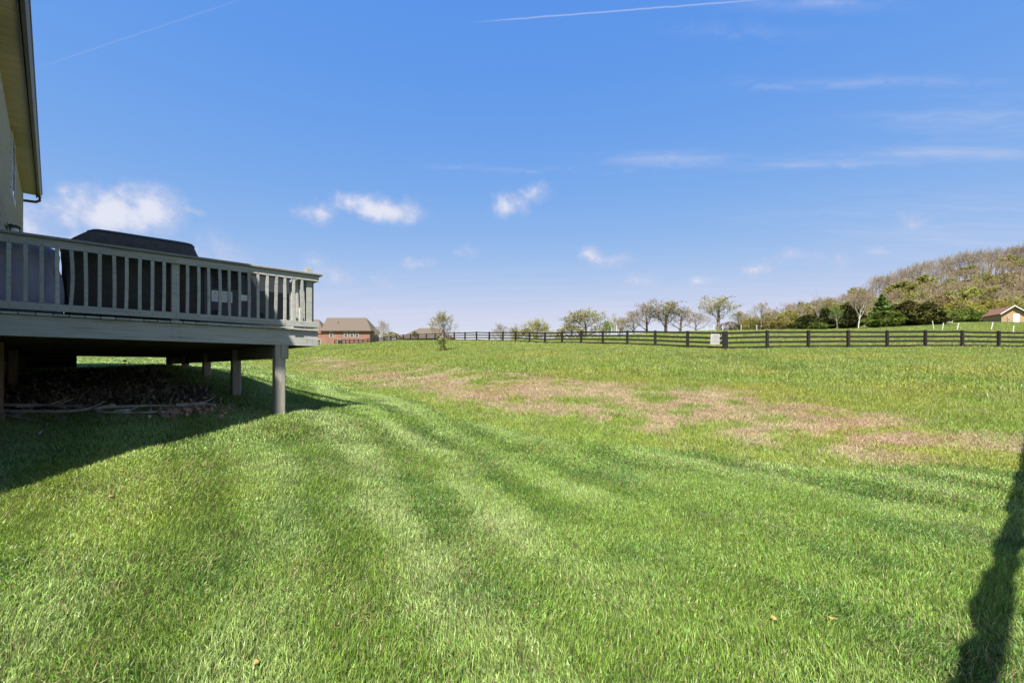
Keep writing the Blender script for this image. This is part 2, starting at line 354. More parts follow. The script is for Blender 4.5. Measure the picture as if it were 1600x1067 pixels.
def Hrel(x, y):
    x = np.asarray(x, float); y = np.asarray(y, float); sh = x.shape; xf = x.ravel(); yf = y.ravel()
    a, b = _warp(xf, yf); out = np.empty(a.size)
    for i in range(0, a.size, 20000):
        s = slice(i, i + 20000)
        out[s] = _phi(np.hypot(a[s, None] - _wx, b[s, None] - _wy)) @ _S[:_n] + _S[_n] + _S[_n + 1] * a[s] + _S[_n + 2] * b[s]
    r = np.hypot(xf, yf); w = sstep(150, 240, r)
    far = np.where(yf > 0, 4.0, -1.5)
    out = out * (1 - w) + far * w
    hill = np.interp(xf, HX, HZ) * sstep(108, 258, yf) * (1 - .75 * sstep(262, 420, yf))
    out = out + hill
    out = out + ((vnoise(xf, yf, 1.7, 3) - .5) * .06 * sstep(1, 6, r) + (vnoise(xf, yf, .8, 6) - .5) * .036 + (vnoise(xf, yf, .38, 4) - .5) * .016) * (r < 140)
    return out.reshape(sh)
def H(x, y): return Hrel(x, y) + ZC
def h1(x, y): return float(H(np.array([x]), np.array([y]))[0])


# deck frame: local x runs outward from the house along the near railing, local y runs back along the house
C0 = Vector((-3.14, 7.70)); DANG = math.atan2(.694, .720)
DX = Vector((math.cos(DANG), math.sin(DANG))); DY = Vector((-math.sin(DANG), math.cos(DANG)))
DZ = ZC - 0.70
def deck_uv(x, y):
    rx = np.asarray(x) - C0.x; ry = np.asarray(y) - C0.y
    return -(rx * DX.x + ry * DX.y), rx * DY.x + ry * DY.y
def dpt(u, v): p = C0 - DX * u + DY * v; return p.x, p.y

# world outlines of the mown lawn's edge and the dead-grass band
BX = np.array([-60, -30, -12.5, -4.6, -1.3, 1.1, 3.05, 4.15, 6.6, 10, 20, 60.]); BY = np.array([90, 50, 25.8, 14.2, 9.8, 8.4, 7.6, 6.9, 6.25, 5.6, 4.6, 2.])
BAND = np.array([(-23.5, 54), (-19.0, 49), (-5.6, 28.6), (0, 17.7), (3.1, 15.5), (6.2, 13.1), (7.4, 11), (8.4, 9.6), (9.2, 8.4), (7.8, 7.3), (6.0, 6.5), (4.8, 7.4), (3.9, 8.3), (3.0, 8.7), (1.35, 10), (0, 10.5), (-1.6, 11.95), (-5.4, 17.4), (-12.2, 28.5), (-18.5, 39)])
def inside(poly, x, y):
    r = np.zeros(x.shape, bool); n = len(poly)
    for i in range(n):
        x0, y0 = poly[i]; x1, y1 = poly[(i + 1) % n]
        c = ((y0 > y) != (y1 > y)) & (x < (x1 - x0) * (y - y0) / (y1 - y0 + 1e-12) + x0); r ^= c
    return r
def dryness(x, y):
    d = np.hypot(x, y)
    sc = np.clip(d / 12, .6, 1.5)
    v = np.zeros(x.shape)
    for k in range(7):      # soft, ragged edge
        jx = (fbm(x, y, 1.6, 40 + k) - .5) * 2.8 * sc + NRJ[k, 0] * .35 * sc; jy = (fbm(x, y, 1.3, 60 + k) - .5) * 3.6 * sc + NRJ[k, 1] * .5 * sc
        v += inside(BAND, x + jx, y + jy)
    v /= 7
    holes = fbm(x, y, .9, 90, 4)
    tuft = fbm(x, y, .6, 95, 3)
    return v * sstep(.84, .70, holes) * (1 - .95 * sstep(.57, .64, tuft))
NRJ = np.random.RandomState(3).uniform(-1, 1, (7, 2))
def lawn_side(x, y):
    yb = np.interp(x, BX, BY) + (vnoise(x, y, 1.5, 8) - .5) * .7
    return y < yb
def bare_soil(x, y):
    u, v = deck_uv(x, y)
    e = np.minimum(np.minimum(u - .7, 4.3 - u), np.minimum(v - 1.9 + .5 * (u < 1.8), 8.6 - v)) + (fbm(x, y, 1.1, 21) - .5) * 1.5
    return sstep(-.15, .55, e)


def build_ground():
    fr = np.radians(np.linspace(-64, 64, 520)); bk = np.radians(np.linspace(64, 296, 70)[1:-1])
    th = np.concatenate([fr, bk]); rr = np.concatenate([[0.02], np.geomspace(.35, 4500, 300)])
    R, T = np.meshgrid(rr, th, indexing='ij'); X = R * np.sin(T); Y = R * np.cos(T); Z = H(X, Y)
    nr, nt_ = X.shape
    co = np.stack([X.ravel(), Y.ravel(), Z.ravel()], 1)
    i = np.arange(nr - 1)[:, None]; j = np.arange(nt_)[None, :]; j2 = (j + 1) % nt_
    f = np.stack([(i * nt_ + j), (i * nt_ + j2), ((i + 1) * nt_ + j2), ((i + 1) * nt_ + j)], -1).reshape(-1, 4)
    me = bpy.data.meshes.new('ground')
    me.vertices.add(len(co)); me.vertices.foreach_set('co', co.ravel())
    me.loops.add(f.size); me.loops.foreach_set('vertex_index', f.ravel())
    me.polygons.add(len(f)); me.polygons.foreach_set('loop_start', np.arange(0, f.size, 4)); me.polygons.foreach_set('use_smooth', np.ones(len(f), bool))
    me.update(calc_edges=True); me.validate()
    x, y = co[:, 0], co[:, 1]
    near = np.hypot(x, y) < 130
    dry = np.where(near, dryness(x, y), 0); soil = np.where(near, bare_soil(x, y), 0)
    wild = np.where(lawn_side(x, y) & near, 0., 1.)
    wood = np.interp(x, HX, HZ) * sstep(108, 258, y); wood = sstep(.4, 2.5, wood)
    c = np.stack([dry, wild, soil, wood], 1).astype(np.float32)
    at = me.color_attributes.new('zone', 'FLOAT_COLOR', 'POINT'); at.data.foreach_set('color', c.ravel())
    m = bpy.data.materials.new('turf_soil'); m.use_nodes = True; N = m.node_tree.nodes; L = m.node_tree.links; b = N['Principled BSDF']
    b.inputs['Roughness'].default_value = .95; b.inputs['Specular IOR Level'].default_value = .1
    a = N.new('ShaderNodeAttribute'); a.attribute_name = 'zone'; s = N.new('ShaderNodeSeparateColor'); L.new(a.outputs['Color'], s.inputs[0])
    tc = N.new('ShaderNodeTexCoord')
    def ramp(scale, c1, c2, det=8, p0=.35, p1=.65):
        nz = N.new('ShaderNodeTexNoise'); nz.inputs['Scale'].default_value = scale; nz.inputs['Detail'].default_value = det; nz.inputs['Roughness'].default_value = .7
        L.new(tc.outputs['Object'], nz.inputs['Vector']); rp = N.new('ShaderNodeValToRGB'); rp.color_ramp.elements[0].position = p0; rp.color_ramp.elements[1].position = p1
        rp.color_ramp.elements[0].color = c1 + (1,); rp.color_ramp.elements[1].color = c2 + (1,); L.new(nz.outputs[0], rp.inputs[0]); return rp.outputs[0], nz.outputs[0]
    lawn, hgt = ramp(9, (.016, .026, .007), (.050, .058, .022))
    field, _ = ramp(.5, (.085, .135, .024), (.125, .165, .034))
    dryc, _ = ramp(6, (.19, .145, .085), (.29, .225, .14))
    soilc, _ = ramp(7, (.045, .036, .025), (.12, .095, .065))
    woodc, _ = ramp(.25, (.07, .055, .03), (.12, .095, .055))
    def mixc(f, a_, b_):
        x_ = N.new('ShaderNodeMixRGB'); L.new(f, x_.inputs[0]); L.new(a_, x_.inputs[1]); L.new(b_, x_.inputs[2]); return x_.outputs[0]
    colr = mixc(s.outputs[1], lawn, field); colr = mixc(s.outputs[0], colr, dryc); colr = mixc(s.outputs[2], colr, soilc); colr = mixc(a.outputs['Alpha'], colr, woodc)
    L.new(colr, b.inputs['Base Color'])
    bp = N.new('ShaderNodeBump'); bp.inputs['Strength'].default_value = .5; bp.inputs['Distance'].default_value = .03; L.new(hgt, bp.inputs['Height']); L.new(bp.outputs[0], b.inputs['Normal'])
    me.materials.append(m)
    o = link('ground', me); o["kind"] = "structure"; o["label"] = "grassy ground rising to the fence and the wooded hill"
    return o
build_ground()

# ------------------------------------------------------------------ house at the left edge
def house():
    h = thing('house', (C0.x, C0.y, DZ), 'two storey cream sided house with brown gutter at the left edge', 'house', DANG)
    WX = -3.83; Y0, Y1 = -2.09, 14.0; ZT = 6.35
    w = MB().box((-13, Y0, -1.6), (WX - .02, Y1, ZT)).build('wall', SIDING, h)
    n = 27; ch = (ZT - .95) / n
    bm_ = MB(); bm_.add([(WX - .018, Y0, .035), (WX - .018, Y1, .035), (WX + .042, Y1, 0), (WX + .042, Y0, 0), (WX - .018, Y0, ch + .018), (WX - .018, Y1, ch + .018), (WX - .014, Y1, ch + .018), (WX - .014, Y0, ch + .018)],
                        [(0, 1, 2, 3), (3, 2, 6, 7), (4, 7, 6, 5), (0, 3, 7, 4), (1, 5, 6, 2)])
    me = bm_.mesh('siding_board', SIDING)
    for k in range(n): link('siding_board', me, w, (0, 0, .95 + k * ch))
    for yy in (Y0, Y1): MB().box((WX - .02, yy - .06, -.2), (WX + .05, yy + .03, ZT)).build('corner_trim', WHITE, h)
    MB().box((-13.02, Y0 - .02, -1.7), (WX + .004, Y1 + .02, .93)).build('foundation', CONCRETE, h)
    # soffit planks, fascia and gutter
    sw = .305; k = 0; y = Y0
    sm = MB().bev((WX - .02, 0, ZT), (-3.50, sw - .008, ZT + .012), .003).mesh('soffit_panel', SOFFIT)
    while y < Y1 + .05:
        link('soffit_panel', sm, h, (0, y, 0)); y += sw
    MB().box((-3.50, Y0 - .05, ZT - .03), (-3.475, Y1 + .3, ZT + .20)).build('fascia', FASCIA, h)
    g = MB(); prof = [(-3.474, .17), (-3.474, .02), (-3.455, -.005), (-3.40, -.005), (-3.375, .05), (-3.36, .12), (-3.345, .125), (-3.345, .17), (-3.36, .17)]
    vs = [(p, yy, ZT + q) for yy in (Y0 - .08, Y1 + .32) for p, q in prof]; m_ = len(prof)
    g.add(vs, [(a, a + 1, a + 1 + m_, a + m_) for a in range(m_ - 1)] + [tuple(range(m_ - 1, -1, -1)), tuple(range(m_, 2 * m_))])
    gt = g.build('gutter', FASCIA, h)
    MB().tube([(-3.41, Y1 + .25, ZT), (-3.41, Y1 + .25, ZT - .10), (-3.50, Y1 + .25, ZT - .17), (-3.82, Y1 + .25, ZT - .19)], .045, 8).build('downspout_elbow', FASCIA, gt)
    # gable roof with the ridge along the house
    zr = ZT + .17; xr = -8.4; sl = .5
    r = MB(); e0, e1 = -3.42, -13.5; zp = zr + (e0 - xr) * sl
    for a, b_ in ((e0, xr), (xr, e1)):
        za = zr if a == e0 else zp; zb = zp if b_ == xr else zr
        r.add([(a, Y0 - .05, za), (b_, Y0 - .05, zb), (b_, Y1 + .3, zb), (a, Y1 + .3, za), (a, Y0 - .05, za + .04), (b_, Y0 - .05, zb + .04), (b_, Y1 + .3, zb + .04), (a, Y1 + .3, za + .04)],
              [(0, 3, 2, 1), (4, 5, 6, 7), (0, 1, 5, 4), (1, 2, 6, 5), (2, 3, 7, 6), (3, 0, 4, 7)])
    r.build('roof', SHINGLE, h)
    for yy in (Y0, Y1):
        gb = MB(); gb.add([(WX - .02, yy, ZT - .001), (-12.98, yy, ZT - .001), (xr, yy, zp - .03)], [(0, 1, 2)]); gb.build('gable', SIDING, h)
    # upper window seen edge-on
    for (a, b_, z0, z1) in ((8.45, 9.45, 4.85, 6.2), (3.4, 4.4, 4.85, 6.2)):
        wn = MB().box((WX - .01, a - .09, z0 - .09), (WX + .06, a, z1 + .09)).box((WX - .01, b_, z0 - .09), (WX + .06, b_ + .09, z1 + .09)).box((WX - .01, a, z1), (WX + .059, b_, z1 + .09)).box((WX - .01, a, z0 - .09), (WX + .063, b_, z0)).box((WX - .01, a, (z0 + z1) / 2 - .02), (WX + .057, b_, (z0 + z1) / 2 + .02)).build('window', WHITE, h)
        MB().box((WX - .005, a, z0), (WX + .046, b_, z1)).build('pane', GLASS, wn)
    # wall lantern
    x, y_, z = WX + .02, 7.1, 3.72
    p = C0 + DX * x + DY * y_
    ln = thing('wall_lantern', (p.x, p.y, DZ + z), 'small black lantern fixed to the cream siding above the deck', 'lantern', DANG)
    MB().box((-.004, -.06, -.06), (.02, .06, .12)).build('back_plate', BLACK, ln)
    MB().tube([(.015, 0, .08), (.07, 0, .11), (.12, 0, .08)], .012, 6).build('arm', BLACK, ln)
    cp = MB(); cp.add([(.02, -.1, .05), (.22, -.1, .05), (.22, .1, .05), (.02, .1, .05), (.09, -.03, .1), (.15, -.03, .1), (.15, .03, .1), (.09, .03, .1)], [(3, 2, 1, 0), (4, 5, 6, 7), (0, 1, 5, 4), (1, 2, 6, 5), (2, 3, 7, 6), (3, 0, 4, 7)])
    cp.build('cap', BLACK, ln)
    fm = MB()
    for a in (.04, .19):
        for b_ in (-.085, .075): fm.box((a, b_, -.16), (a + .01, b_ + .01, .052))
    fm.box((.035, -.09, -.175), (.205, .09, -.16)); fm.build('frame', BLACK, ln)
    MB().tube([(.12, 0, -.15), (.12, 0, -.1), (.12, 0, 0), (.12, 0, .045)], [.05, .07, .07, .05], 10).build('glass', mat('frosted_glass', (.55, .55, .5), rough=.25, bump=0), ln, True)
house()

# ------------------------------------------------------------------ raised deck
def deck():
    d = thing('deck', (C0.x, C0.y, DZ), 'raised grey green wooden deck with baluster railing on tall posts', 'deck', DANG)
    W = 3.82; LEN = 10.25
    rj = random.Random(4)
    # deck boards run back along the house; their sawn ends show over the near rim
    bw = .1405; n = int(W / bw)
    for k in range(n):
        x1 = -k * bw - .003; o = MB().bev((x1 - bw + .008, -.030 - rj.uniform(0, .014), 1.326 + rj.uniform(0, .003)), (x1, LEN, 1.354 + rj.uniform(-.002, .002)), .003).build('deck_board', PAINT, d)
    MB().bev((-W, .0, 1.083), (-.001, .038, 1.322), .003).build('rim_board', PAINT_X, d)
    MB().bev((-.04, .040, 1.085), (-.002, LEN, 1.321), .003).build('rim_board', PAINT_X, d)
    MB().bev((-W, LEN - .04, 1.085), (-.042, LEN - .002, 1.32), .003).build('rim_board', PAINT_X, d)
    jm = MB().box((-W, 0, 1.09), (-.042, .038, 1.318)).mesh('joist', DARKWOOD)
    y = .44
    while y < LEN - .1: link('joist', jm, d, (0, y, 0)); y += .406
    # near-rim nail and bolt heads
    for cx in (-.13, -1.90):
        for a, b_ in ((-.05, .20), (.04, .205), (-.05, .155), (.035, .15), (-.045, .10), (.04, .095), (-.05, .06), (.035, .055)):
            MB().tube([(cx + a, -.0035, 1.083 + b_), (cx + a, .002, 1.083 + b_)], .006, 6).build('bolt_head', FASCIA, d)
    # posts and beam
    PS = 2.42
    for k in range(5):
        yv = .012 + k * PS; px, py = dpt(.57, yv + .07); gz = h1(px, py) - DZ - .15
        MB().bev((-.645, yv, gz), (-.495, yv + .15, 1.082), .012).build('post', POSTM, d)
    MB().bev((-.565, -.014, .880), (-.480, LEN - .1, 1.0815), .004).build('beam', POSTM, d)
    MB().bev((-.480, -.016, .872), (-.462, .30, 1.0812), .003).build('beam_end', RAWWOOD, d)
    for k, yv in enumerate((1.9, 5.6, 9.4)):
        px, py = dpt(3.52, yv + .07); gz = h1(px, py) - DZ - .15
        MB().bev((-3.72, yv, gz), (-3.585, yv + .14, 1.082), .01).build('post', RAWWOOD, d)
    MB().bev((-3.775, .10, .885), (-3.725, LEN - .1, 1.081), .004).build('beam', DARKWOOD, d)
    # railing: posts, rails, balusters, cap
    def rail_post(x, y, top): MB().bev((x - .046, y - .046, 1.356), (x + .046, y + .046, top), .006).build('rail_post', PAINT, d)
    def run(axis, a, b, fixed, posts):
        """a straight railing along one axis; fixed is the outer face"""
        def P(s, lo, hi, z0, z1):
            if axis == 'x': return ((s[0], fixed + lo, z0), (s[1], fixed + hi, z1))
            return ((fixed - hi, s[0], z0), (fixed - lo, s[1], z1))
        MB().bev(*P((a, b), 0, .038, 2.126, 2.2185), .004).build('top_rail', PAINT_X, d)
        MB().bev(*P((a, b), 0, .038, 1.385, 1.472), .004).build('bottom_rail', PAINT_X, d)
        return P
    # near side
    run('x', -W, -1.9015, -.006, None); run('x', -1.8985, .012, -.006, None)
    MB().bev((-W, -.034, 2.2205), (-1.7015, .112, 2.2535), .006).build('rail_cap', PAINT_CAP, d)
    MB().bev((-1.6985, -.034, 2.2205), (.062, .112, 2.2545), .006).build('rail_cap', PAINT_CAP, d)
    s = -.28; posts = [-.125, -1.90, -3.70]
    for x in posts: rail_post(x, .080, 2.219 if x != posts[0] else 2.33)
    top = MB(); top.add([(-.171, .034, 2.33), (-.079, .034, 2.33), (-.079, .126, 2.33), (-.171, .126, 2.33), (-.15, .055, 2.355), (-.10, .055, 2.355), (-.10, .105, 2.355), (-.15, .105, 2.355)],
                        [(4, 5, 6, 7), (0, 1, 5, 4), (1, 2, 6, 5), (2, 3, 7, 6), (3, 0, 4, 7)])
    top.build('post_cap', PAINT_CAP, d)
    k = 0
    for (a, b) in ((-.125, -1.90), (-1.90, -3.70)):
        for i in range(1, 14):
            x = a + (b - a) * i / 14 + rj.uniform(-.006, .006)
            if abs(x - a) < .05: continue
            lean = rj.uniform(-.006, .006) + (.018 if k == 3 else 0); bow = rj.uniform(-.004, .004) + (.012 if k in (9, 20) else 0)
            q = MB(); vs = []; fs = []
            for t in range(5):
                f_ = t / 4; xx = x + lean * (f_ - .5) + bow * math.sin(math.pi * f_); z = 1.474 + (2.1245 - 1.474) * f_
                vs += [(xx - .018, -.003, z), (xx + .018, -.003, z), (xx + .018, .033, z), (xx - .018, .033, z)]
            for t in range(4):
                for e in range(4): fs.append((t * 4 + e, t * 4 + (e + 1) % 4, t * 4 + 4 + (e + 1) % 4, t * 4 + 4 + e))
            q.add(vs, fs + [(3, 2, 1, 0), (16, 17, 18, 19)]); q.build('baluster', PAINT, d); k += 1
            for z in (2.150, 1.428): MB().tube([(x, -.0095, z + rj.uniform(-.01, .01)), (x, -.004, z)], .0045, 6).build('nail_head', FASCIA, d)
    # outer side and far side
    run('y', .036, LEN, .010, None)
    MB().bev((-.105, .114, 2.2215), (.055, LEN, 2.2535), .006).build('rail_cap', PAINT_CAP, d)
    bl = MB().bev((-.018, -.018, 1.474), (.018, .018, 2.1245), .003).mesh('baluster', PAINT)
    py_ = [1.95, 3.9, 5.85, 7.8, 9.75]
    for y in py_: rail_post(-.078, y, 2.219)
    y = .22
    while y < LEN - .1:
        link('baluster', bl, d, (-.010, y, 0)); y += .1300
    run('x', -W, -.03, LEN - .04, None)
    MB().bev((-W, LEN - .09, 2.2195), (-.106, LEN + .04, 2.2525), .006).build('rail_cap', PAINT_CAP, d)
    x = -.2
    while x > -2.5: link('baluster', bl, d, (x, LEN - .021, 0)); x -= .13
    # steps down from the far end by the house
    st = MB()
    for sx in (-3.75, -2.66):
        st.add([(sx, LEN, .62), (sx, LEN + 1.5, -.35 + .7), (sx, LEN + 1.5, .15 + .7), (sx, LEN, 1.30), (sx + .04, LEN, .62), (sx + .04, LEN + 1.5, .35), (sx + .04, LEN + 1.5, .85), (sx + .04, LEN, 1.30)],
               [(0, 1, 2, 3), (7, 6, 5, 4), (0, 4, 5, 1), (1, 5, 6, 2), (2, 6, 7, 3), (3, 7, 4, 0)])
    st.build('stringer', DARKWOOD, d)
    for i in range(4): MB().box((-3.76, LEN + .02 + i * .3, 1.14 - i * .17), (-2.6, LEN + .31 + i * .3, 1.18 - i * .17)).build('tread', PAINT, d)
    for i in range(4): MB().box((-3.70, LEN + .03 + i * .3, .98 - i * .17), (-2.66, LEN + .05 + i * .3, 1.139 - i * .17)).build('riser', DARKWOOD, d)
    return d
deck()
DT = DZ + 1.356        # walking surface


def loft(rings, closed_top=True):
    m = MB(); n = len(rings[0]); vs = [q for r in rings for q in r]; fs = []
    for k in range(len(rings) - 1):
        for i in range(n): fs.append((k * n + i, k * n + (i + 1) % n, (k + 1) * n + (i + 1) % n, (k + 1) * n + i))
    fs.append(tuple(range((len(rings) - 1) * n, len(rings) * n))); fs.append(tuple(range(n - 1, -1, -1)))
    m.add(vs, fs); return m
def super_ring(cx, cy, z, a, b, e, n, wob, seed):
    r = []
    for i in range(n):
        t = 2 * math.pi * i / n; c, s = math.cos(t), math.sin(t)
        x = math.copysign(abs(c) ** e, c) * a; y = math.copysign(abs(s) ** e, s) * b
        k = wob * (math.sin(t * 13 + seed + 2.3 * math.sin(z * 5)) + .7 * math.sin(t * 23 + seed * 2 + z * 3) + .6 * math.sin(z * 21 + t * 5 + seed))
        ln = math.hypot(x, y) + 1e-6
        r.append((cx + x + x / ln * k, cy + y + y / ln * k, z))
    return r


def deck_things():
    def at(u, v): p = C0 - DX * u + DY * v; return (p.x, p.y, DT)
    # covered grill: long low box with a humped lid
    g = thing('covered_grill', at(2.27, .52), 'long barbecue grill under a fitted black fabric cover on the deck', 'grill cover', DANG)
    prof = [(.03, .71, .30, 0, .008), (.10, .72, .31, 0, .010), (.30, .725, .315, 0, .010), (.55, .73, .32, 0, .009), (.78, .74, .335, 0, .007), (.86, .745, .335, 0, .004), (.92, .72, .325, .0, .003),
            (1.00, .655, .305, .02, .003), (1.06, .61, .285, .045, .003), (1.11, .575, .25, .07, .003), (1.145, .55, .20, .085, .003), (1.165, .52, .12, .09, .002), (1.17, .44, .04, .09, 0)]
    loft([super_ring(c, 0, z, a, b, .35, 72, w, 1.3) for z, a, b, c, w in prof]).build('cover', BLACKFAB, g, True)
    for z, a, b, c, w in (prof[5], prof[9]):
        rg = super_ring(c, 0, z, a + .004, b + .004, .35, 72, w, 1.3); MB().tube(rg + rg[:1], .006, 5, cap=False).build('seam', BLACK, g)
    hm = MB(); ring = super_ring(0, 0, .05, .672, .311, .35, 48, .009, 1.3); hm.tube(ring + ring[:1], .008, 5, cap=False); hm.build('hem', BLACK, g)
    # cushion stack / chair under a lavender grey cover
    c = thing('covered_chair', at(3.39, .50), 'patio chair under a wrinkled grey lavender fabric cover by the house', 'chair cover', DANG)
    prof = [(.02, .36, .33, 0, .030), (.15, .37, .34, 0, .034), (.30, .355, .335, .01, .03), (.45, .36, .33, 0, .032), (.60, .345, .32, 0, .028), (.72, .33, .31, 0, .024), (.80, .31, .29, 0, .018), (.835, .26, .24, 0, .01), (.845, .15, .14, 0, 0)]
    rr = []
    for z, a, b, o, w in prof: rr.append(super_ring(o, 0, z, a, b, .42, 80, w, 4.1 + z * 1.7))
    loft(rr).build('cover', LAVFAB, c, True)
    # charcoal metal cabinet with louvres and paper labels
    m = thing('metal_cabinet', at(.98, .46), 'charcoal metal cabinet with louvres and white paper labels behind the railing', 'cabinet', DANG)
    MB().bev((-.58, -.20, .06), (.62, .26, .80), .012).build('body', CHARCOAL, m)
    MB().bev((-.60, -.225, .79), (.64, .28, .83), .008).build('top_panel', BLACK, m)
    for x0, x1 in ((-.56, -.47), (-.08, -.02), (.02, .62)): MB().bev((x0, -.225, .05), (x1, -.198, .79), .006).build('front_panel', CHARCOAL, m)
    lm = MB(); lm.add([(0, 0, 0), (.34, 0, 0), (.34, -.022, .006), (0, -.022, .006), (0, 0, .018), (.34, 0, .018)], [(0, 3, 2, 1), (3, 4, 5, 2), (0, 4, 3), (1, 2, 5), (0, 1, 5, 4)])
    me = lm.mesh('louvre', CHARCOAL)
    for k in range(7): link('louvre', me, m, (-.44, -.2, .545 + k * .032))
    for x in (-.40, .20):
        hl = MB(); hl.tube([(x, -.203 if x < 0 else -.228, .17), (x, -.20, .17)], .055, 16); hl.build('round_port', BLACK, m)
        MB().tube([(x, -.207 if x < 0 else -.232, .135), (x + .0, -.25, .11), (x + .01, -.21, .07)], .012, 6).build('hose_fitting', BLACK, m)
    for x, z in ((-.515, .735), (-.05, .745), (-.515, .10)): MB().tube([(x, -.231, z), (x, -.222, z)], .008, 8).build('screw', WHITE, m)
    lb = MB().box((-.455, -.2035, .34), (-.135 - .055, -.2005, .50)).build('warning_label', PAPER, m)
    tx = MB()
    tr = [(-.425, .445), (-.385, .445), (-.405, .48)]
    tx.add([(x, -.2045, z) for x, z in tr] + [(x * .5 + -.405 * .5, -.2045, z * .5 + .457 * .5) for x, z in tr], [(0, 1, 4, 3), (1, 2, 5, 4), (2, 0, 3, 5)])
    tx.build('warning_triangle', INK, lb)
    def text(s, x, z, size, parent):
        cu = bpy.data.curves.new('printed_words', 'FONT'); cu.body = s; cu.size = size; cu.extrude = .0004
        to = bpy.data.objects.new('tmp', cu); COL.objects.link(to)
        bpy.context.view_layer.update()
        me_ = bpy.data.meshes.new_from_object(to.evaluated_get(bpy.context.evaluated_depsgraph_get())); bpy.data.objects.remove(to)
        me_.materials.clear(); me_.materials.append(INK)
        return link('printed_words', me_, parent, (x, -.2045, z), (math.radians(90), 0, 0))
    text('C', -.372, .446, .045, lb); text('ENTA', -.315, .446, .045, lb)
    ln = MB()
    for k in range(6): ln.box((-.445, -.2046, .352 + k * .014), (-.20 - (.05 if k % 3 == 0 else 0), -.2042, .357 + k * .014))
    ln.build('fine_print', INKL, lb)
    l2 = MB().box((-.075, -.2275, .385), (.055, -.2245, .47)).build('rating_label', PAPER, m)
    ln = MB()
    for k in range(4): ln.box((-.06, -.2284, .395 + k * .016), (.04, -.2278, .401 + k * .016))
    ln.build('fine_print', INKL, l2)
    # white hanging piece next to the corner post
    w = thing('hanging_chime', (at(.27, .16)[0], at(.27, .16)[1], DT + .62), 'small white hanging tubes under the rail beside the corner post', 'wind chime', DANG)
    MB().tube([(0, 0, .13), (0, 0, .155)], .045, 12).build('wooden_ring', mat('pale_wood', (.42, .36, .22), (.5, .44, .3), 5), w)
    for k, (x, y, l) in enumerate(((-.05, -.02, .17), (-.02, -.03, .17))): MB().tube([(x, y, .13), (x, y, .13 - l)], .016, 8).build('tube', WHITE, w)
    for k, (x, y, l) in enumerate(((.045, .0, .62), (.10, .03, .60))): MB().tube([(x - .02, y, .05), (x, y, .05 - l)], .011, 8).build('tube', WHITE, w)
deck_things()

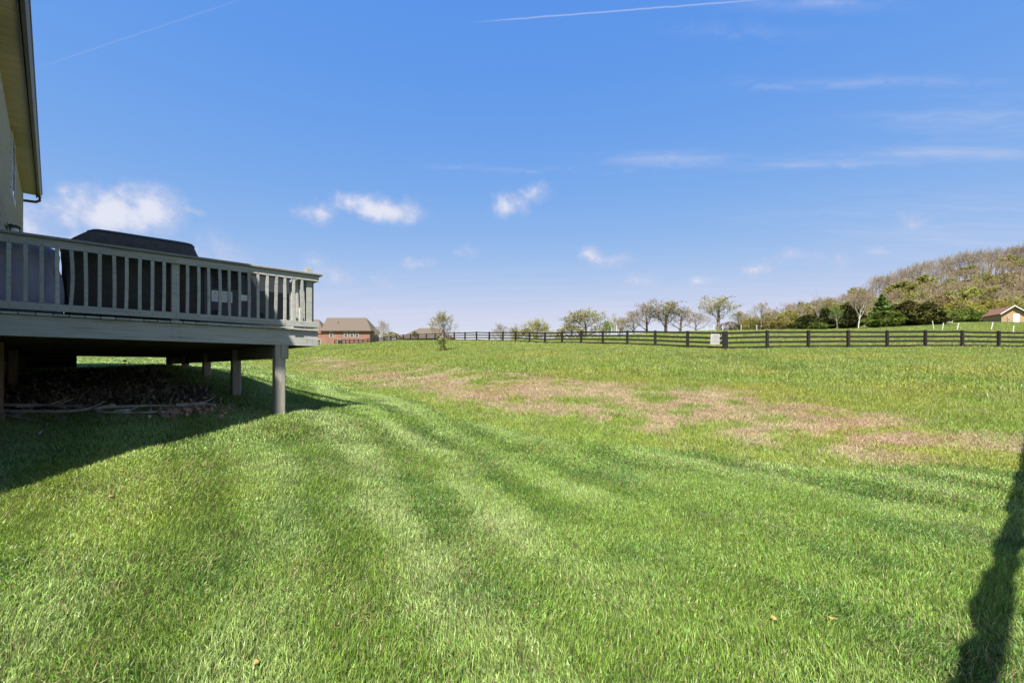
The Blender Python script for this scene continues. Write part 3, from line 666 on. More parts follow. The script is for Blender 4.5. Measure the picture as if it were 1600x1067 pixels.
# ------------------------------------------------------------------ board fence beyond the field
def fence():
    n_l = 35; pts = []
    x, y = 13.9, 31.0
    for k in range(n_l):
        pts.append((x, y))
        if k < 10: x -= 1.5; y += 2.6
        else: x -= 1.75; y += 2.44
    right = [(13.9, 31.0)]
    x, y = 13.9, 31.0
    for k in range(12): x += 2.955; y += .40; right.append((x, y))
    rj = random.Random(8)
    pm = []
    for v in range(4):
        q = MB(); a = .075; hgt = 1.24
        q.add([(-a, -a, -.3), (a, -a, -.3), (a, a, -.3), (-a, a, -.3), (-a, -a, hgt - .03), (a, -a, hgt - .03), (a, a, hgt - .03), (-a, a, hgt - .03), (-a + .03, -a + .03, hgt), (a - .03, -a + .03, hgt + rj.uniform(-.01, .02)), (a - .03, a - .03, hgt), (-a + .03, a - .03, hgt)],
              [(0, 1, 5, 4), (1, 2, 6, 5), (2, 3, 7, 6), (3, 0, 4, 7), (4, 5, 9, 8), (5, 6, 10, 9), (6, 7, 11, 10), (7, 4, 8, 11), (8, 9, 10, 11)])
        pm.append(q.mesh('post', FENCEM))
    def run(P, label, skip_first=False):
        x0, y0 = P[0]; f = thing('board_fence', (x0, y0, h1(x0, y0)), label, 'fence'); z0 = h1(x0, y0)
        G = [h1(a, b) for a, b in P]
        for i, (a, b) in enumerate(P):
            if i == 0 and skip_first: continue
            j = min(i, len(P) - 2); an = math.atan2(P[j + 1][1] - P[j][1], P[j + 1][0] - P[j][0])
            o = link('post', pm[rj.randrange(4)], f, (a - x0, b - y0, G[i] - z0), (rj.uniform(-.02, .02), rj.uniform(-.02, .02), an))
            if i == 0: o.scale = (1.75, 1.75, 1.0)
        for i in range(len(P) - 1):
            (a, b), (c, e) = P[i], P[i + 1]; dv = Vector((c - a, e - b, 0)); ln = dv.length; t = dv / ln; nrm = Vector((-t.y, t.x, 0))
            if nrm.y < 0: nrm = -nrm
            for q, zz in enumerate((1.12, .80, .48, .16)):
                s0 = rj.uniform(-.012, .012); s1 = rj.uniform(-.012, .012)
                p0 = Vector((a - x0, b - y0, G[i] - z0 + zz + s0)) + nrm * .078 + t * .004; p1 = Vector((c - x0, e - y0, G[i + 1] - z0 + zz + s1)) + nrm * .078 - t * .004
                hh = .068; th = .028; sag = rj.uniform(-.012, .004)
                m_ = MB(); vs = []
                for f_ in (0, .5, 1):
                    p = p0.lerp(p1, f_) + Vector((0, 0, sag * math.sin(math.pi * f_)))
                    vs += [p + Vector((0, 0, -hh)), p + nrm * th + Vector((0, 0, -hh)), p + nrm * th + Vector((0, 0, hh)), p + Vector((0, 0, hh))]
                fs = [(3, 2, 1, 0), (8, 9, 10, 11)]
                for w in range(2):
                    for e_ in range(4): fs.append((w * 4 + e_, w * 4 + (e_ + 1) % 4, w * 4 + 4 + (e_ + 1) % 4, w * 4 + 4 + e_))
                m_.add(vs, fs); m_.build('board', FENCEM, f)
        return f
    run(pts, 'black four board fence running back from the sign to the brick house')
    run(right, 'black four board fence running right from the white sign', True)
    # notice nailed to the fence beside the corner post
    cx, cy = 13.9 - .36, 31.0 + .55; sx, sy = 13.47, 31.62
    SIGNW = mat('weathered_white_sign', (.27, .27, .265), (.30, .30, .295), 3, rough=.6, bump=.03)
    s = thing('notice_board', (sx, sy - .12, h1(sx, sy) + .33), 'square white notice hung on the dark fence at its corner post', 'sign', math.radians(-8))
    MB().box((-.32, -.012, 0), (.32, .012, .70)).build('panel', SIGNW, s).rotation_euler = (0, math.radians(2), 0)
    ln = MB(); r2 = random.Random(3)
    for k, z in enumerate((.60, .545, .49, .40, .345, .255, .20, .14)):
        w = r2.uniform(.12, .25); x = -w
        while x < w:
            l_ = r2.uniform(.03, .09); ln.box((x, -.0165, z - .012), (min(x + l_, w), -.0135, z + .012)); x += l_ + .022
    ln.build('faded_print', INK, s).rotation_euler = (0, math.radians(2), 0)
fence()

# ------------------------------------------------------------------ trees
def skeleton(seed, h=10., trunk=.3, spread=38, kids=(7, 5, 4, 4), ratio=.62, wob=.12, up=.10, lean=0., r0=None, droop=0.0, first=.3):
    rj = random.Random(seed); out = []
    def rv(): return Vector((rj.gauss(0, 1), rj.gauss(0, 1), rj.gauss(0, 1)))
    def grow(p, d, ln, r, lev):
        n = 5 if lev == 0 else (4 if lev < 3 else 3); pts = [p.copy()]; rad = [r]; cur = d.copy()
        for k in range(n):
            cur = (cur + rv() * wob * (0.5 if lev == 0 else 1) + Vector((0, 0, up - droop * (lev > 0)))).normalized()
            pts.append(pts[-1] + cur * (ln / n)); rad.append(r * (1 - .75 * (k + 1) / n) if lev else r * (1 - .6 * (k + 1) / n))
        out.append((lev, pts, rad))
        if lev >= len(kids): return
        m = kids[lev]; m = max(2, m + rj.randint(-1, 1)); a0 = rj.uniform(0, 6.28)
        for i in range(m):
            f = (first + (1 - first) * (i + .6) / m) if lev == 0 else .25 + .75 * (i + .7) / m
            f = min(f, .995); k = f * n; j = int(k); q = pts[j].lerp(pts[min(j + 1, n)], k - j); base = (pts[min(j + 1, n)] - pts[j]).normalized()
            an = a0 + i * 2.4 + rj.uniform(-.4, .4); side = base.cross(Vector((math.cos(an), math.sin(an), .3))).normalized()
            sp = math.radians(spread + rj.uniform(-12, 14)) * (1.15 - .45 * f if lev == 0 else 1)
            nd = (base * math.cos(sp) + side * math.sin(sp)).normalized()
            l2 = ln * ratio * rj.uniform(.8, 1.15) * (1.15 - .5 * f if lev == 0 else 1.1 - .3 * f)
            grow(q, nd, l2, max(.006, r * (1 - .7 * f) * .62), lev + 1)
    grow(Vector((0, 0, 0)), Vector((lean, 0, 1)).normalized(), h * (trunk + .35), r0 or h * .022, 0)
    return out


def leaf(m, p, s, rj, mi, flat=0):
    a = Vector((rj.gauss(0, 1), rj.gauss(0, 1), rj.gauss(0, 1))).normalized(); b = a.cross(Vector((rj.gauss(0, 1), rj.gauss(0, 1), rj.gauss(0, 1)))).normalized()
    a = a * s; b = b * s * .62
    m.add([p - a, p + b * .9, p + a, p - b], [(0, 1, 2, 3)], mi)


TREE = {}
def make_tree(kind, seed, bark, twig, leafm, leaves=2, lsize=.16, split=2, **kw):
    """trunk mesh + crown mesh, scaled to unit height and unit width"""
    sk = skeleton(seed, **kw); rj = random.Random(seed + 99)
    mt = MB(); mc = MB(); top = max(len(kw.get('kids', (7, 5, 4, 4))), 1)
    for lev, pts, rad in sk:
        if lev < split: mt.tube(pts, rad, 6 if lev == 0 else 4, cap=False)
        else: mc.tube(pts, [max(r, .010 if lev == top else .016) for r in rad], 3, cap=False)
    tips = [pts for lev, pts, rad in sk if lev >= top - (1 if leaves < 3 else 1)]
    if leafm is not None and leaves:
        for pts in tips:
            n = leaves if leaves >= 1 else (1 if rj.random() < leaves else 0)
            for k in range(int(n)):
                i = rj.randrange(1, len(pts)); leaf(mc, pts[i] + Vector((rj.gauss(0, .1), rj.gauss(0, .1), rj.gauss(0, .1))), lsize * rj.uniform(.6, 1.3), rj, 1)
    allv = np.array(mt.v + mc.v); hz = allv[:, 2].max(); wd = np.percentile(np.hypot(allv[:, 0], allv[:, 1]), 97) * 2
    sx = 1 / wd; sz = 1 / hz
    for q in (mt, mc): q.v = [(a * sx, b * sx, c * sz) for a, b, c in q.v]
    TREE[kind] = (mt.mesh('trunk', bark), mc.mesh('crown', [twig, leafm] if leafm else [twig]))


def make_evergreen(kind, seed, bark, leafm, n=2600, size=.05, shape='cedar', low=.03):
    """dense needled crown: leaf-sized faces spread through an uneven volume"""
    rj = random.Random(seed); mt = MB().tube([(0, 0, 0), (.01, 0, .4), (0, 0, .85)], [.035, .025, .008], 6); mc = MB()
    lob = [(rj.uniform(0, 6.28), rj.uniform(.1, .9), rj.uniform(.08, .2)) for _ in range(26)]
    for i in range(n):
        z = low + (1 - low) * (rj.random() ** 1.15); t = rj.uniform(0, 6.28)
        if shape == 'cedar': R = .5 * (1 - z) ** .42 * min(1, (z + .12) * 3.0) * 1.05
        elif shape == 'pine': R = .5 * (1 - z) ** .8 * (0.72 + .28 * math.cos(z * 42)) * min(1, (z + .1) * 3.5)
        else: R = .5 * math.sqrt(max(0, 1 - ((z - .42) / .58) ** 2)) * 1.0
        bump_ = sum(a * math.exp(-(((t - c + math.pi) % (2 * math.pi) - math.pi) ** 2) / .12 - ((z - b) ** 2) / .008) for c, b, a in lob)
        R *= (.72 + bump_ * 1.9); r = R * (1 - .38 * rj.random() ** 2)
        p = Vector((math.cos(t) * r, math.sin(t) * r, z + rj.gauss(0, .012)))
        leaf(mc, p, size * rj.uniform(.5, 1.4), rj, 0)
    for k in range(14):
        t = rj.uniform(0, 6.28); z = rj.uniform(.08, .8); R = .33 * (1 - z) ** .6
        mt.tube([(0, 0, z), (math.cos(t) * R * .5, math.sin(t) * R * .5, z + .03), (math.cos(t) * R, math.sin(t) * R, z + .05)], [.01, .007, .003], 3)
    TREE[kind] = (mt.mesh('trunk', bark), mc.mesh('crown', leafm))


L_OLIVE = foliage_mat('olive_spring_leaf', (.19, .185, .055), (.29, .275, .09))
L_YELLOW = foliage_mat('yellow_green_spring_leaf', (.21, .225, .06), (.33, .33, .10))
L_GREEN = foliage_mat('fresh_green_leaf', (.10, .17, .025), (.19, .26, .05))
L_BUD = foliage_mat('tan_bud', (0.213, 0.169, 0.094), (0.312, 0.244, 0.131))
L_CEDAR = foliage_mat('dark_cedar_needle', (.022, .034, .012), (.065, .075, .022), .12)
L_CEDAR2 = foliage_mat('bronze_cedar_needle', (.04, .045, .014), (.10, .09, .03), .12)
L_PINE = foliage_mat('bright_pine_needle', (.05, .105, .025), (.13, .21, .05), .2)
L_SHRUB = foliage_mat('hedge_leaf', (.06, .10, .02), (.16, .19, .04), .25)
L_BROWN = foliage_mat('budding_brown_crown', (.195, .155, .085), (.30, .245, .14), .25)

# the ones that stand out on the skyline
make_tree('bare_wide', 21, BARK, TWIG, L_BUD, leaves=1, lsize=.07, kids=(8, 6, 5, 4), spread=42, trunk=.22, first=.25)
make_tree('bare_fork', 22, BARKB, TWIGB, L_OLIVE, leaves=1, lsize=.12, kids=(7, 6, 5, 4), spread=32, trunk=.26)
make_tree('bare_thin', 23, BARK, TWIG, None, kids=(8, 5, 4), spread=24, trunk=.55, up=.16)
make_tree('sycamore', 24, BARKW, TWIGB, L_BUD, leaves=1, lsize=.10, kids=(10, 6, 5, 4), spread=36, trunk=.40, first=.28, split=2, up=.14, r0=.13)
make_tree('bud_round', 25, BARK, TWIGB, L_YELLOW, leaves=4, lsize=.095, kids=(8, 6, 5, 3), spread=46, trunk=.2, first=.22)
make_tree('bud_olive', 26, BARKB, TWIGB, L_OLIVE, leaves=4, lsize=.09, kids=(8, 6, 5, 3), spread=38, trunk=.26)
make_tree('green_loose', 27, BARK, TWIG, L_GREEN, leaves=5, lsize=.11, kids=(8, 6, 5, 3), spread=34, trunk=.26)
make_evergreen('cedar', 31, BARKB, L_CEDAR, 3600, .034)
make_evergreen('cedar_bronze', 32, BARKB, L_CEDAR2, 3600, .034)
make_evergreen('pine', 33, BARKB, L_PINE, 3600, .036, 'pine')
make_evergreen('shrub', 34, BARKB, L_SHRUB, 2600, .040, 'round', 0.0)
L_HEDGEB = foliage_mat('brown_brush_leaf', (.13, .10, .045), (.21, .165, .075), .25)
L_HEDGEO = foliage_mat('olive_brush_leaf', (.15, .145, .03), (.24, .22, .05), .3)
make_evergreen('hedge_brown', 35, BARKB, L_HEDGEB, 3000, .026, 'round', 0.0)
make_evergreen('hedge_olive', 36, BARKB, L_HEDGEO, 3000, .026, 'round', 0.0)
# hill woods: lighter meshes
make_tree('hill_bare', 41, BARK, TWIGB, L_BROWN, leaves=1, lsize=.15, kids=(7, 6, 6), spread=34, trunk=.45, first=.42, split=1)
make_tree('hill_brown', 42, BARKB, TWIGB, L_BROWN, leaves=5, lsize=.16, kids=(9, 6, 5), spread=46, trunk=.20, first=.15, split=1)
make_tree('hill_olive', 43, BARKB, TWIGB, L_OLIVE, leaves=8, lsize=.16, kids=(9, 6, 5), spread=46, trunk=.18, first=.15, split=1)
make_tree('hill_green', 44, BARK, TWIG, L_YELLOW, leaves=15, lsize=.19, kids=(9, 6, 5), spread=48, trunk=.16, first=.12, split=1)
make_evergreen('hill_cedar', 45, BARKB, L_CEDAR2, 1200, .055)


def tree(kind, x, y, h, w, label, name='tree', group=None, rz=None, cat='tree', parts=('trunk', 'crown')):
    t = thing(name, (x, y, h1(x, y) - .05), label, cat, RNG.uniform(0, 6.28) if rz is None else rz, group)
    t.scale = (w, w, h)
    for pn, me in zip(parts, TREE[kind]): link(pn, me, t)
    return t


def px_tree(kind, px, top, Y, wpx, label, name='tree', rz=None, cat='tree', parts=('trunk', 'crown')):
    """a tree at its own distance Y; height and spread in metres follow from how tall it looks"""
    x = (px - 800) / 743 * Y; g = h1(x, Y) - ZC; h = (578 - top) / 743 * Y - g
    return tree(kind, x, Y, max(h, 1.0), wpx / 743 * Y, label, name, None, rz, cat, parts)


def tree_line():
    T = px_tree
    T('bare_wide', 600, 499, 128, 38, 'bare grey tree standing between the two far houses', 'bare_tree')
    T('hedge_olive', 612, 519, 105, 40, 'low yellowish shrub behind the fence below the bare grey tree', 'shrub', cat='shrub', parts=('stem', 'foliage'))
    T('green_loose', 648, 515, 84, 14, 'small fresh green sapling against the fence before the tan roof', 'sapling')
    T('bare_wide', 783, 504, 105, 44, 'low bare grey tree, leftmost of the row above the fence', 'bare_tree')
    T('bud_olive', 805, 508, 108, 30, 'small olive green tree beside the leftmost bare tree', 'budding_tree')
    T('hedge_olive', 824, 513, 98, 44, 'low olive shrub left of the flat topped green tree', 'shrub', cat='shrub', parts=('stem', 'foliage'))
    T('bud_round', 845, 495, 104, 74, 'flat topped green tree, first in leaf from the left', 'budding_tree')
    T('bud_round', 912, 480, 100, 100, 'broad rounded yellow green tree above the middle of the fence', 'budding_tree')
    T('hedge_olive', 893, 508, 98, 60, 'yellow green brush under the broad rounded tree', 'shrub', cat='shrub', parts=('stem', 'foliage'))
    T('green_loose', 947, 499, 102, 28, 'small green tree touching the broad yellow green tree', 'budding_tree')
    T('bud_olive', 968, 493, 108, 50, 'pale olive tree behind the thin white stakes', 'budding_tree')
    T('bare_wide', 992, 485, 106, 60, 'grey bare tree left of the tall bare cluster', 'bare_tree')
    T('bare_wide', 1012, 472, 101, 84, 'tall bare tree at the left of the bare cluster', 'bare_tree', rz=2.4)
    T('bare_fork', 1040, 466, 98, 80, 'tallest tree of the bare cluster, tinged with tan buds', 'bare_tree', rz=1.0)
    T('bare_wide', 1062, 478, 100, 76, 'leaning bare tree at the right of the bare cluster', 'bare_tree', rz=4.0)
    T('bare_wide', 1088, 487, 102, 66, 'low bare tree between the bare cluster and the dark forked tree', 'bare_tree')
    T('bare_fork', 1122, 459, 92, 68, 'dark forked tree with olive buds above the white notice', 'budding_tree', rz=.6)
    T('bud_olive', 1153, 484, 96, 34, 'small olive green tree just right of the dark forked tree', 'budding_tree')
    T('bare_wide', 1188, 471, 97, 48, 'light brown bare tree rising from the brown hedgerow', 'bare_tree')
    for i, (px, tp, Y, w, k, lb) in enumerate(((1140, 503, 100, 44, 'hedge_brown', 'brown brush at the left end of the hedgerow'), (1172, 500, 100, 46, 'hedge_olive', 'olive brush below the light brown bare tree'),
                                 (1205, 497, 98, 50, 'hedge_brown', 'brown brush in the middle of the hedgerow'), (1232, 486, 97, 48, 'hedge_olive', 'yellow green bush where the hedgerow begins to rise'),
                                 (1262, 480, 98, 52, 'hedge_brown', 'tall brown thicket around the thin pale trunks'), (1296, 473, 100, 52, 'hedge_olive', 'tall olive thicket behind the bright green sapling'),
                                 (1330, 470, 104, 50, 'hedge_brown', 'brown thicket behind the white trunked sycamore'))):
        T(k, px, tp, Y, w, lb, 'thicket', cat='bush', parts=('stem', 'foliage'))
    T('bare_thin', 1254, 463, 92, 22, 'thin bare tree with pale trunk, left of the taller pole tree', 'bare_tree')
    T('bare_thin', 1279, 450, 90, 26, 'tall thin bare tree with white trunk at the foot of the hill', 'bare_tree', rz=2.)
    T('bare_fork', 1292, 461, 94, 30, 'bare brown topped tree close behind the tall thin tree', 'bare_tree')
    T('cedar', 1262, 492, 90, 58, 'low dark cedar under the thin bare trees', 'cedar_tree')
    T('cedar', 1288, 482, 93, 50, 'dark cedar left of the bright green sapling', 'cedar_tree')
    T('green_loose', 1308, 474, 89, 22, 'bright green sapling before the dark cedars', 'sapling')
    T('cedar', 1328, 472, 92, 56, 'dark cedar behind the white trunked sycamore', 'cedar_tree')
    T('sycamore', 1341, 442, 88, 52, 'large leafless sycamore with white trunk and side limb', 'sycamore_tree', rz=.4)
    T('pine', 1378, 461, 88, 64, 'bright green pine beside the white trunked sycamore', 'pine_tree')
    T('shrub', 1385, 486, 86, 66, 'green bush spreading under the bright pine', 'bush', cat='bush', parts=('stem', 'foliage'))
    T('cedar_bronze', 1420, 470, 86, 70, 'bronze dark cedar right of the bright pine', 'cedar_tree')
    T('cedar_bronze', 1449, 473, 84, 76, 'bronze dark cedar at the right end of the evergreen group', 'cedar_tree')
    T('cedar', 1400, 476, 90, 60, 'blackish cedar between the pine and the bronze cedars', 'cedar_tree')
    T('shrub', 1275, 503, 88, 34, 'low green bush at the base of the thin trees', 'bush', cat='bush', parts=('stem', 'foliage'))
    T('shrub', 1476, 484, 108, 46, 'green bush behind the white barrels', 'bush', cat='bush', parts=('stem', 'foliage'))
    T('shrub', 1507, 482, 110, 48, 'green bush between the white barrels and the brick shed', 'bush', cat='bush', parts=('stem', 'foliage'))
    T('shrub', 1530, 487, 108, 30, 'green bush touching the left wall of the brick shed', 'bush', cat='bush', parts=('stem', 'foliage'))
    T('hedge_olive', 1500, 470, 118, 70, 'golden olive brush above the white barrels', 'thicket', cat='bush', parts=('stem', 'foliage'))
    T('hedge_olive', 1545, 468, 120, 70, 'golden olive brush behind the roof of the brick shed', 'thicket', cat='bush', parts=('stem', 'foliage'))
    T('hedge_brown', 1468, 462, 122, 60, 'brown brush above the bronze cedars', 'thicket', cat='bush', parts=('stem', 'foliage'))
    # young tree in the field with shoots round its foot
    x, y = -5.94, 41.2
    t = tree('bud_olive', x, y, 3.7, 2.7, 'young sparse tree with leafy shoots at its foot in the field', 'young_tree', rz=2.2)
    sh = link('shoots', TREE['green_loose'][1], t); sh.scale = (.40, .40, .36)
    sh2 = link('shoots', TREE['hedge_olive'][1], t); sh2.scale = (.28, .28, .15)
    t["category"] = 'tree'
tree_line()


def hill_woods():
    rj = random.Random(77); P = []
    kinds = {'hill_bare': ('bare_tree', 'bare grey brown tree in the woods on the hill'), 'hill_brown': ('budding_tree', 'brown budding tree in the woods on the hill'),
             'hill_olive': ('budding_tree', 'olive budding tree in the woods on the hill'), 'hill_green': ('leafy_tree', 'yellow green tree in new leaf in the hill woods'),
             'hill_cedar': ('cedar_tree', 'dark cedar in the woods on the hill')}
    def put(x, y, k, h, w):
        nm, lb = kinds[k]; tree(k, x, y, h, w, lb, nm, 'woods on the hill')
    # the ridge: tall trunks against the sky
    n = 0
    for i in range(64):
        r = .76 + (1.12 - .76) * i / 63; y = 258 + rj.uniform(-5, 8); x = r * y + rj.uniform(-1, 1)
        put(x, y, 'hill_bare', rj.uniform(12, 17), rj.uniform(6.0, 9.5)); P.append((x, y))
    tries = 0
    while len(P) < 290 and tries < 20000:
        tries += 1
        y = rj.uniform(118, 252); x = rj.uniform(.47, 1.13) * y
        hl = float(np.interp(x, HX, HZ)) * float(sstep(108, 258, np.array(y)))
        if hl < .8 or math.hypot(x - 110, y - 105) < 17: continue
        if any((x - a) ** 2 + (y - b) ** 2 < 46 for a, b in P): continue
        P.append((x, y)); v = float(fbm(np.array(x), np.array(y), 22, 5)); q = rj.random()
        if q < .17: k = 'hill_green'
        elif q < .20: k = 'hill_cedar'
        elif v > .50: k = 'hill_brown' if q < .55 else 'hill_bare'
        else: k = 'hill_olive' if q < .45 else ('hill_brown' if q < .72 else 'hill_bare')
        h = rj.uniform(7.5, 11.5) * (.8 if k == 'hill_cedar' else 1); put(x, y, k, h, h * rj.uniform(.85, 1.2) * (.6 if k == 'hill_cedar' else 1))
hill_woods()

# ------------------------------------------------------------------ houses, shed and stakes beyond the fence
BRICK = brick_mat('red_brick', (.20, .075, .045), (.155, .055, .034), (.20, .17, .14))
TANBRICK = brick_mat('tan_brick', (.30, .185, .10), (.26, .155, .08), (.27, .22, .17))
TANROOF = mat('tan_shingle', (.075, .060, .046), (.105, .084, .066), 3, (1, 1, 5), .95, .3, detail=8)
REDROOF = mat('red_brown_shingle', (.10, .048, .034), (.145, .07, .052), 3, (1, 1, 5), .95, .3)
TAN = mat('tan_siding', (.28, .225, .12), (.33, .27, .15), 3, rough=.7)


def hip_roof(x0, x1, y0, y1, z, rise, hip, o=.5, gable_left=False):
    m = MB(); x0 -= o; x1 += o; y0 -= o; y1 += o; ym = (y0 + y1) / 2
    a, b = (x0 if gable_left else x0 + hip), x1 - hip
    m.add([(x0, y0, z), (x1, y0, z), (x1, y1, z), (x0, y1, z), (a, ym, z + rise), (b, ym, z + rise), (x0, y0, z - .2), (x1, y0, z - .2), (x1, y1, z - .2), (x0, y1, z - .2)],
          [(0, 1, 5, 4), (1, 2, 5), (2, 3, 4, 5), (3, 0, 4), (6, 7, 1, 0), (7, 8, 2, 1), (8, 9, 3, 2), (9, 6, 0, 3), (9, 8, 7, 6)])
    return m


def window_part(house_, x, y, z, w, h):
    f = MB().box((x - w / 2 - .1, y - .07, z - .1), (x - w / 2, y + .02, z + h + .1)).box((x + w / 2, y - .07, z - .1), (x + w / 2 + .1, y + .02, z + h + .1)).box((x - w / 2, y - .07, z + h), (x + w / 2, y + .02, z + h + .1)).box((x - w / 2, y - .075, z - .1), (x + w / 2, y + .02, z)).box((x - w / 2, y - .06, z + h / 2 - .04), (x + w / 2, y + .02, z + h / 2 + .04)).build('window', WHITE, house_)
    MB().box((x - w / 2, y - .03, z), (x + w / 2, y + .015, z + h)).build('pane', GLASS, f)


def far_houses():
    b = thing('brick_house', (-44.8, 150, h1(-52, 150) - .2), 'two storey red brick house with brown roof beyond the fence end', 'house')
    MB().box((-26, 0, -1), (0, 10, 5.1)).build('wall', BRICK, b)
    hip_roof(-15, 0, 0, 10, 5.1, 4.6, 3.2, gable_left=True).build('roof', TANROOF, b)
    r2 = hip_roof(-26, -15.6, .6, 9.4, 5.1, 4.0, 3.0); r2.build('roof', TANROOF, b)
    MB().box((-26.4, -.62, 4.85), (.45, -.5, 5.0)).build('gutter', FASCIA, b)
    for x in (-12.2, -7.6, -5.75, -4.1, -20): window_part(b, x, 0, 3.1, .95, 1.5)
    for x in (-16.2, -9.5): window_part(b, x, 0, .4, 1.3, 1.8)
    for x, y in ((-6.3, 3.4), (-11, 2.6)): MB().tube([(x, y, 6.9), (x, y, 8.2)], .12, 6).build('vent_pipe', FASCIA, b)
    c = thing('low_house', (-20.3, 112, h1(-20, 112) - .3), 'low tan house with broad brown hip roof behind the fence', 'house')
    MB().box((-6.0, 0, -1), (6.0, 9, 3.7)).build('wall', TAN, c)
    hip_roof(-6.0, 6.0, 0, 9, 3.7, 2.7, 4.2).build('roof', TANROOF, c)
    MB().box((-6.4, -.62, 3.45), (6.4, -.5, 3.62)).build('gutter', FASCIA, c)
    g = MB(); g.add([(2.6, -1.2, 3.3), (5.6, -1.2, 3.3), (4.1, -1.2, 4.9), (2.6, 2, 3.3), (5.6, 2, 3.3), (4.1, 3.4, 4.9)], [(0, 1, 2)]); gg = g.build('porch_gable', TAN, c)
    g = MB()
    for s0, s1 in (((2.3, 3.1), (4.1, 5.05)), ((5.9, 3.1), (4.1, 5.05))):
        g.add([(s0[0], -1.5, s0[1]), (s1[0], -1.5, s1[1]), (s1[0], 3.6, s1[1]), (s0[0], 1.2, s0[1]), (s0[0], -1.5, s0[1] + .12), (s1[0], -1.5, s1[1] + .12), (s1[0], 3.6, s1[1] + .12), (s0[0], 1.2, s0[1] + .12)],
              [(0, 1, 2, 3), (7, 6, 5, 4), (0, 4, 5, 1), (1, 5, 6, 2), (2, 6, 7, 3), (3, 7, 4, 0)])
    g.build('porch_roof', SHINGLE, c)
    for x in (2.8, 5.4): MB().box((x - .12, -1.1, -1), (x + .12, -.86, 3.3)).build('porch_post', WHITE, c)
    for x in (-4, -1, 1.4): window_part(c, x, 0, 1.3, 1.1, 1.4)
    # tan brick shed
    Y = 95; x = (1583 - 800) / 743 * Y; z = h1(x, Y); an = math.atan2(-.3, -.95) - math.radians(-90)
    s = thing('brick_shed', (x, Y, z - .1), 'small tan brick shed with red brown gable roof on the bank', 'shed', math.radians(-17.5))
    W = 3.7; Ln = 5.6; E_ = 2.05; A = 3.35
    MB().box((-W / 2, 0, -.6), (W / 2, Ln, E_)).build('wall', TANBRICK, s)
    g = MB(); g.add([(-W / 2, .002, E_ - .002), (W / 2, .002, E_ - .002), (0, .002, A - .1), (-W / 2, Ln - .002, E_ - .002), (W / 2, Ln - .002, E_ - .002), (0, Ln - .002, A - .1)], [(0, 1, 2), (5, 4, 3)]); g.build('gable', TANBRICK, s)
    r = MB(); sl = (A - E_) / (W / 2)
    for sg in (-1, 1):
        xe = sg * (W / 2 + .4); ze = E_ - .4 * sl
        r.add([(xe, -.5, ze), (0, -.5, A), (0, Ln + .4, A), (xe, Ln + .4, ze), (xe, -.5, ze + .1), (0, -.5, A + .1), (0, Ln + .4, A + .1), (xe, Ln + .4, ze + .1)],
              [(0, 3, 2, 1), (4, 5, 6, 7), (0, 1, 5, 4), (2, 3, 7, 6), (3, 0, 4, 7)])
    r.build('roof', REDROOF, s)
    for sg in (-1, 1):
        xe = sg * (W / 2 + .42); ze = E_ - .42 * sl; t = MB()
        t.add([(xe, -.56, ze - .06), (0, -.56, A - .06), (0, -.56, A + .14), (xe, -.56, ze + .14), (xe, -.502, ze - .06), (0, -.502, A - .06), (0, -.502, A + .14), (xe, -.502, ze + .14)], [(0, 1, 2, 3), (7, 6, 5, 4), (0, 4, 5, 1), (3, 2, 6, 7), (0, 3, 7, 4)])
        t.build('barge_board', WHITE, s)
    d = MB().box((.05, -.06, 0), (.98, .0, 1.75)).build('door', mat('pale_blue_white_door', (.66, .70, .74), (.74, .77, .8), 3, rough=.5), s)
    MB().box((.88, -.09, .8), (.94, -.06, .9)).build('handle', BLACK, d)
    MB().box((-.95, -.16, 0), (-.83, -.03, 1.25)).box((-.82, -.14, .85), (-.55, -.02, 1.2)).build('meter_box', CONCRETE, s)
    # white barrels and pale edging on the bank
    for k, px in enumerate((1478.5, 1482.5, 1486.5)):
        Yb = 99; bx = (px - 800) / 743 * Yb; q = thing('barrel', (bx, Yb, h1(bx, Yb)), ('leftmost', 'middle', 'rightmost')[k] + ' of three white barrels beside the bronze cedars', 'barrel', group='white barrels on the bank')
        MB().tube([(0, 0, -.1), (0, 0, .05), (0, 0, .7), (0, 0, .86)], [.19, .22, .22, .19], 12).build('body', WHITE, q, True)
        MB().tube([(0, 0, .861), (0, 0, .90)], [.2, .17], 12).build('lid', CONCRETE, q)
    # leaning pale stakes
    for px, b0, px1, t1, Y, lb in ((1459.5, 514, 1457, 502, 66, 'thin white stake leaning left before the bronze cedar'), (1472, 516, 1474, 505.5, 64, 'thin white stake leaning right beside the bronze cedar'),
                              (1494.5, 519, 1498, 506, 62, 'white stake leaning right below the white barrels'), (1548, 522, 1551, 511, 60, 'thin white stake on the bank below the shed'), (1582, 529, 1584, 513, 52, 'tall white stake behind the last fence post on the right'),
                              (1104.5, 522, 1104.5, 510, 74, 'pale thin stake left of the notice above the fence'), (1115.5, 521, 1115.5, 509, 74, 'pale thin stake above the white notice'), (1129, 521, 1129, 509, 74, 'pale thin stake just left of the corner fence post'),
                              (1158, 520, 1158, 508.5, 74, 'thick pale stake before the brown hedgerow'), (1182.5, 519, 1182.5, 508, 74, 'white stake under the light brown bare tree'),
                              (956, 527, 956, 512, 70, 'thin white stake left of its taller neighbour at the pale olive tree'), (963.5, 527, 963.5, 509, 70, 'taller white stake before the pale olive tree')):
        x = (px - 800) / 743 * Y; g = h1(x, Y); zt = (578 - t1) / 743 * Y + ZC; xt = (px1 - 800) / 743 * Y
        q = thing('fence_stake', (x, Y, g), lb, 'stake', group='pale stakes beyond the board fence')
        m = MB(); m.tube([(0, 0, -.3), (xt - x, 0, max(zt - g, .9))], .05, 6); m.build('stake', WHITE, q)
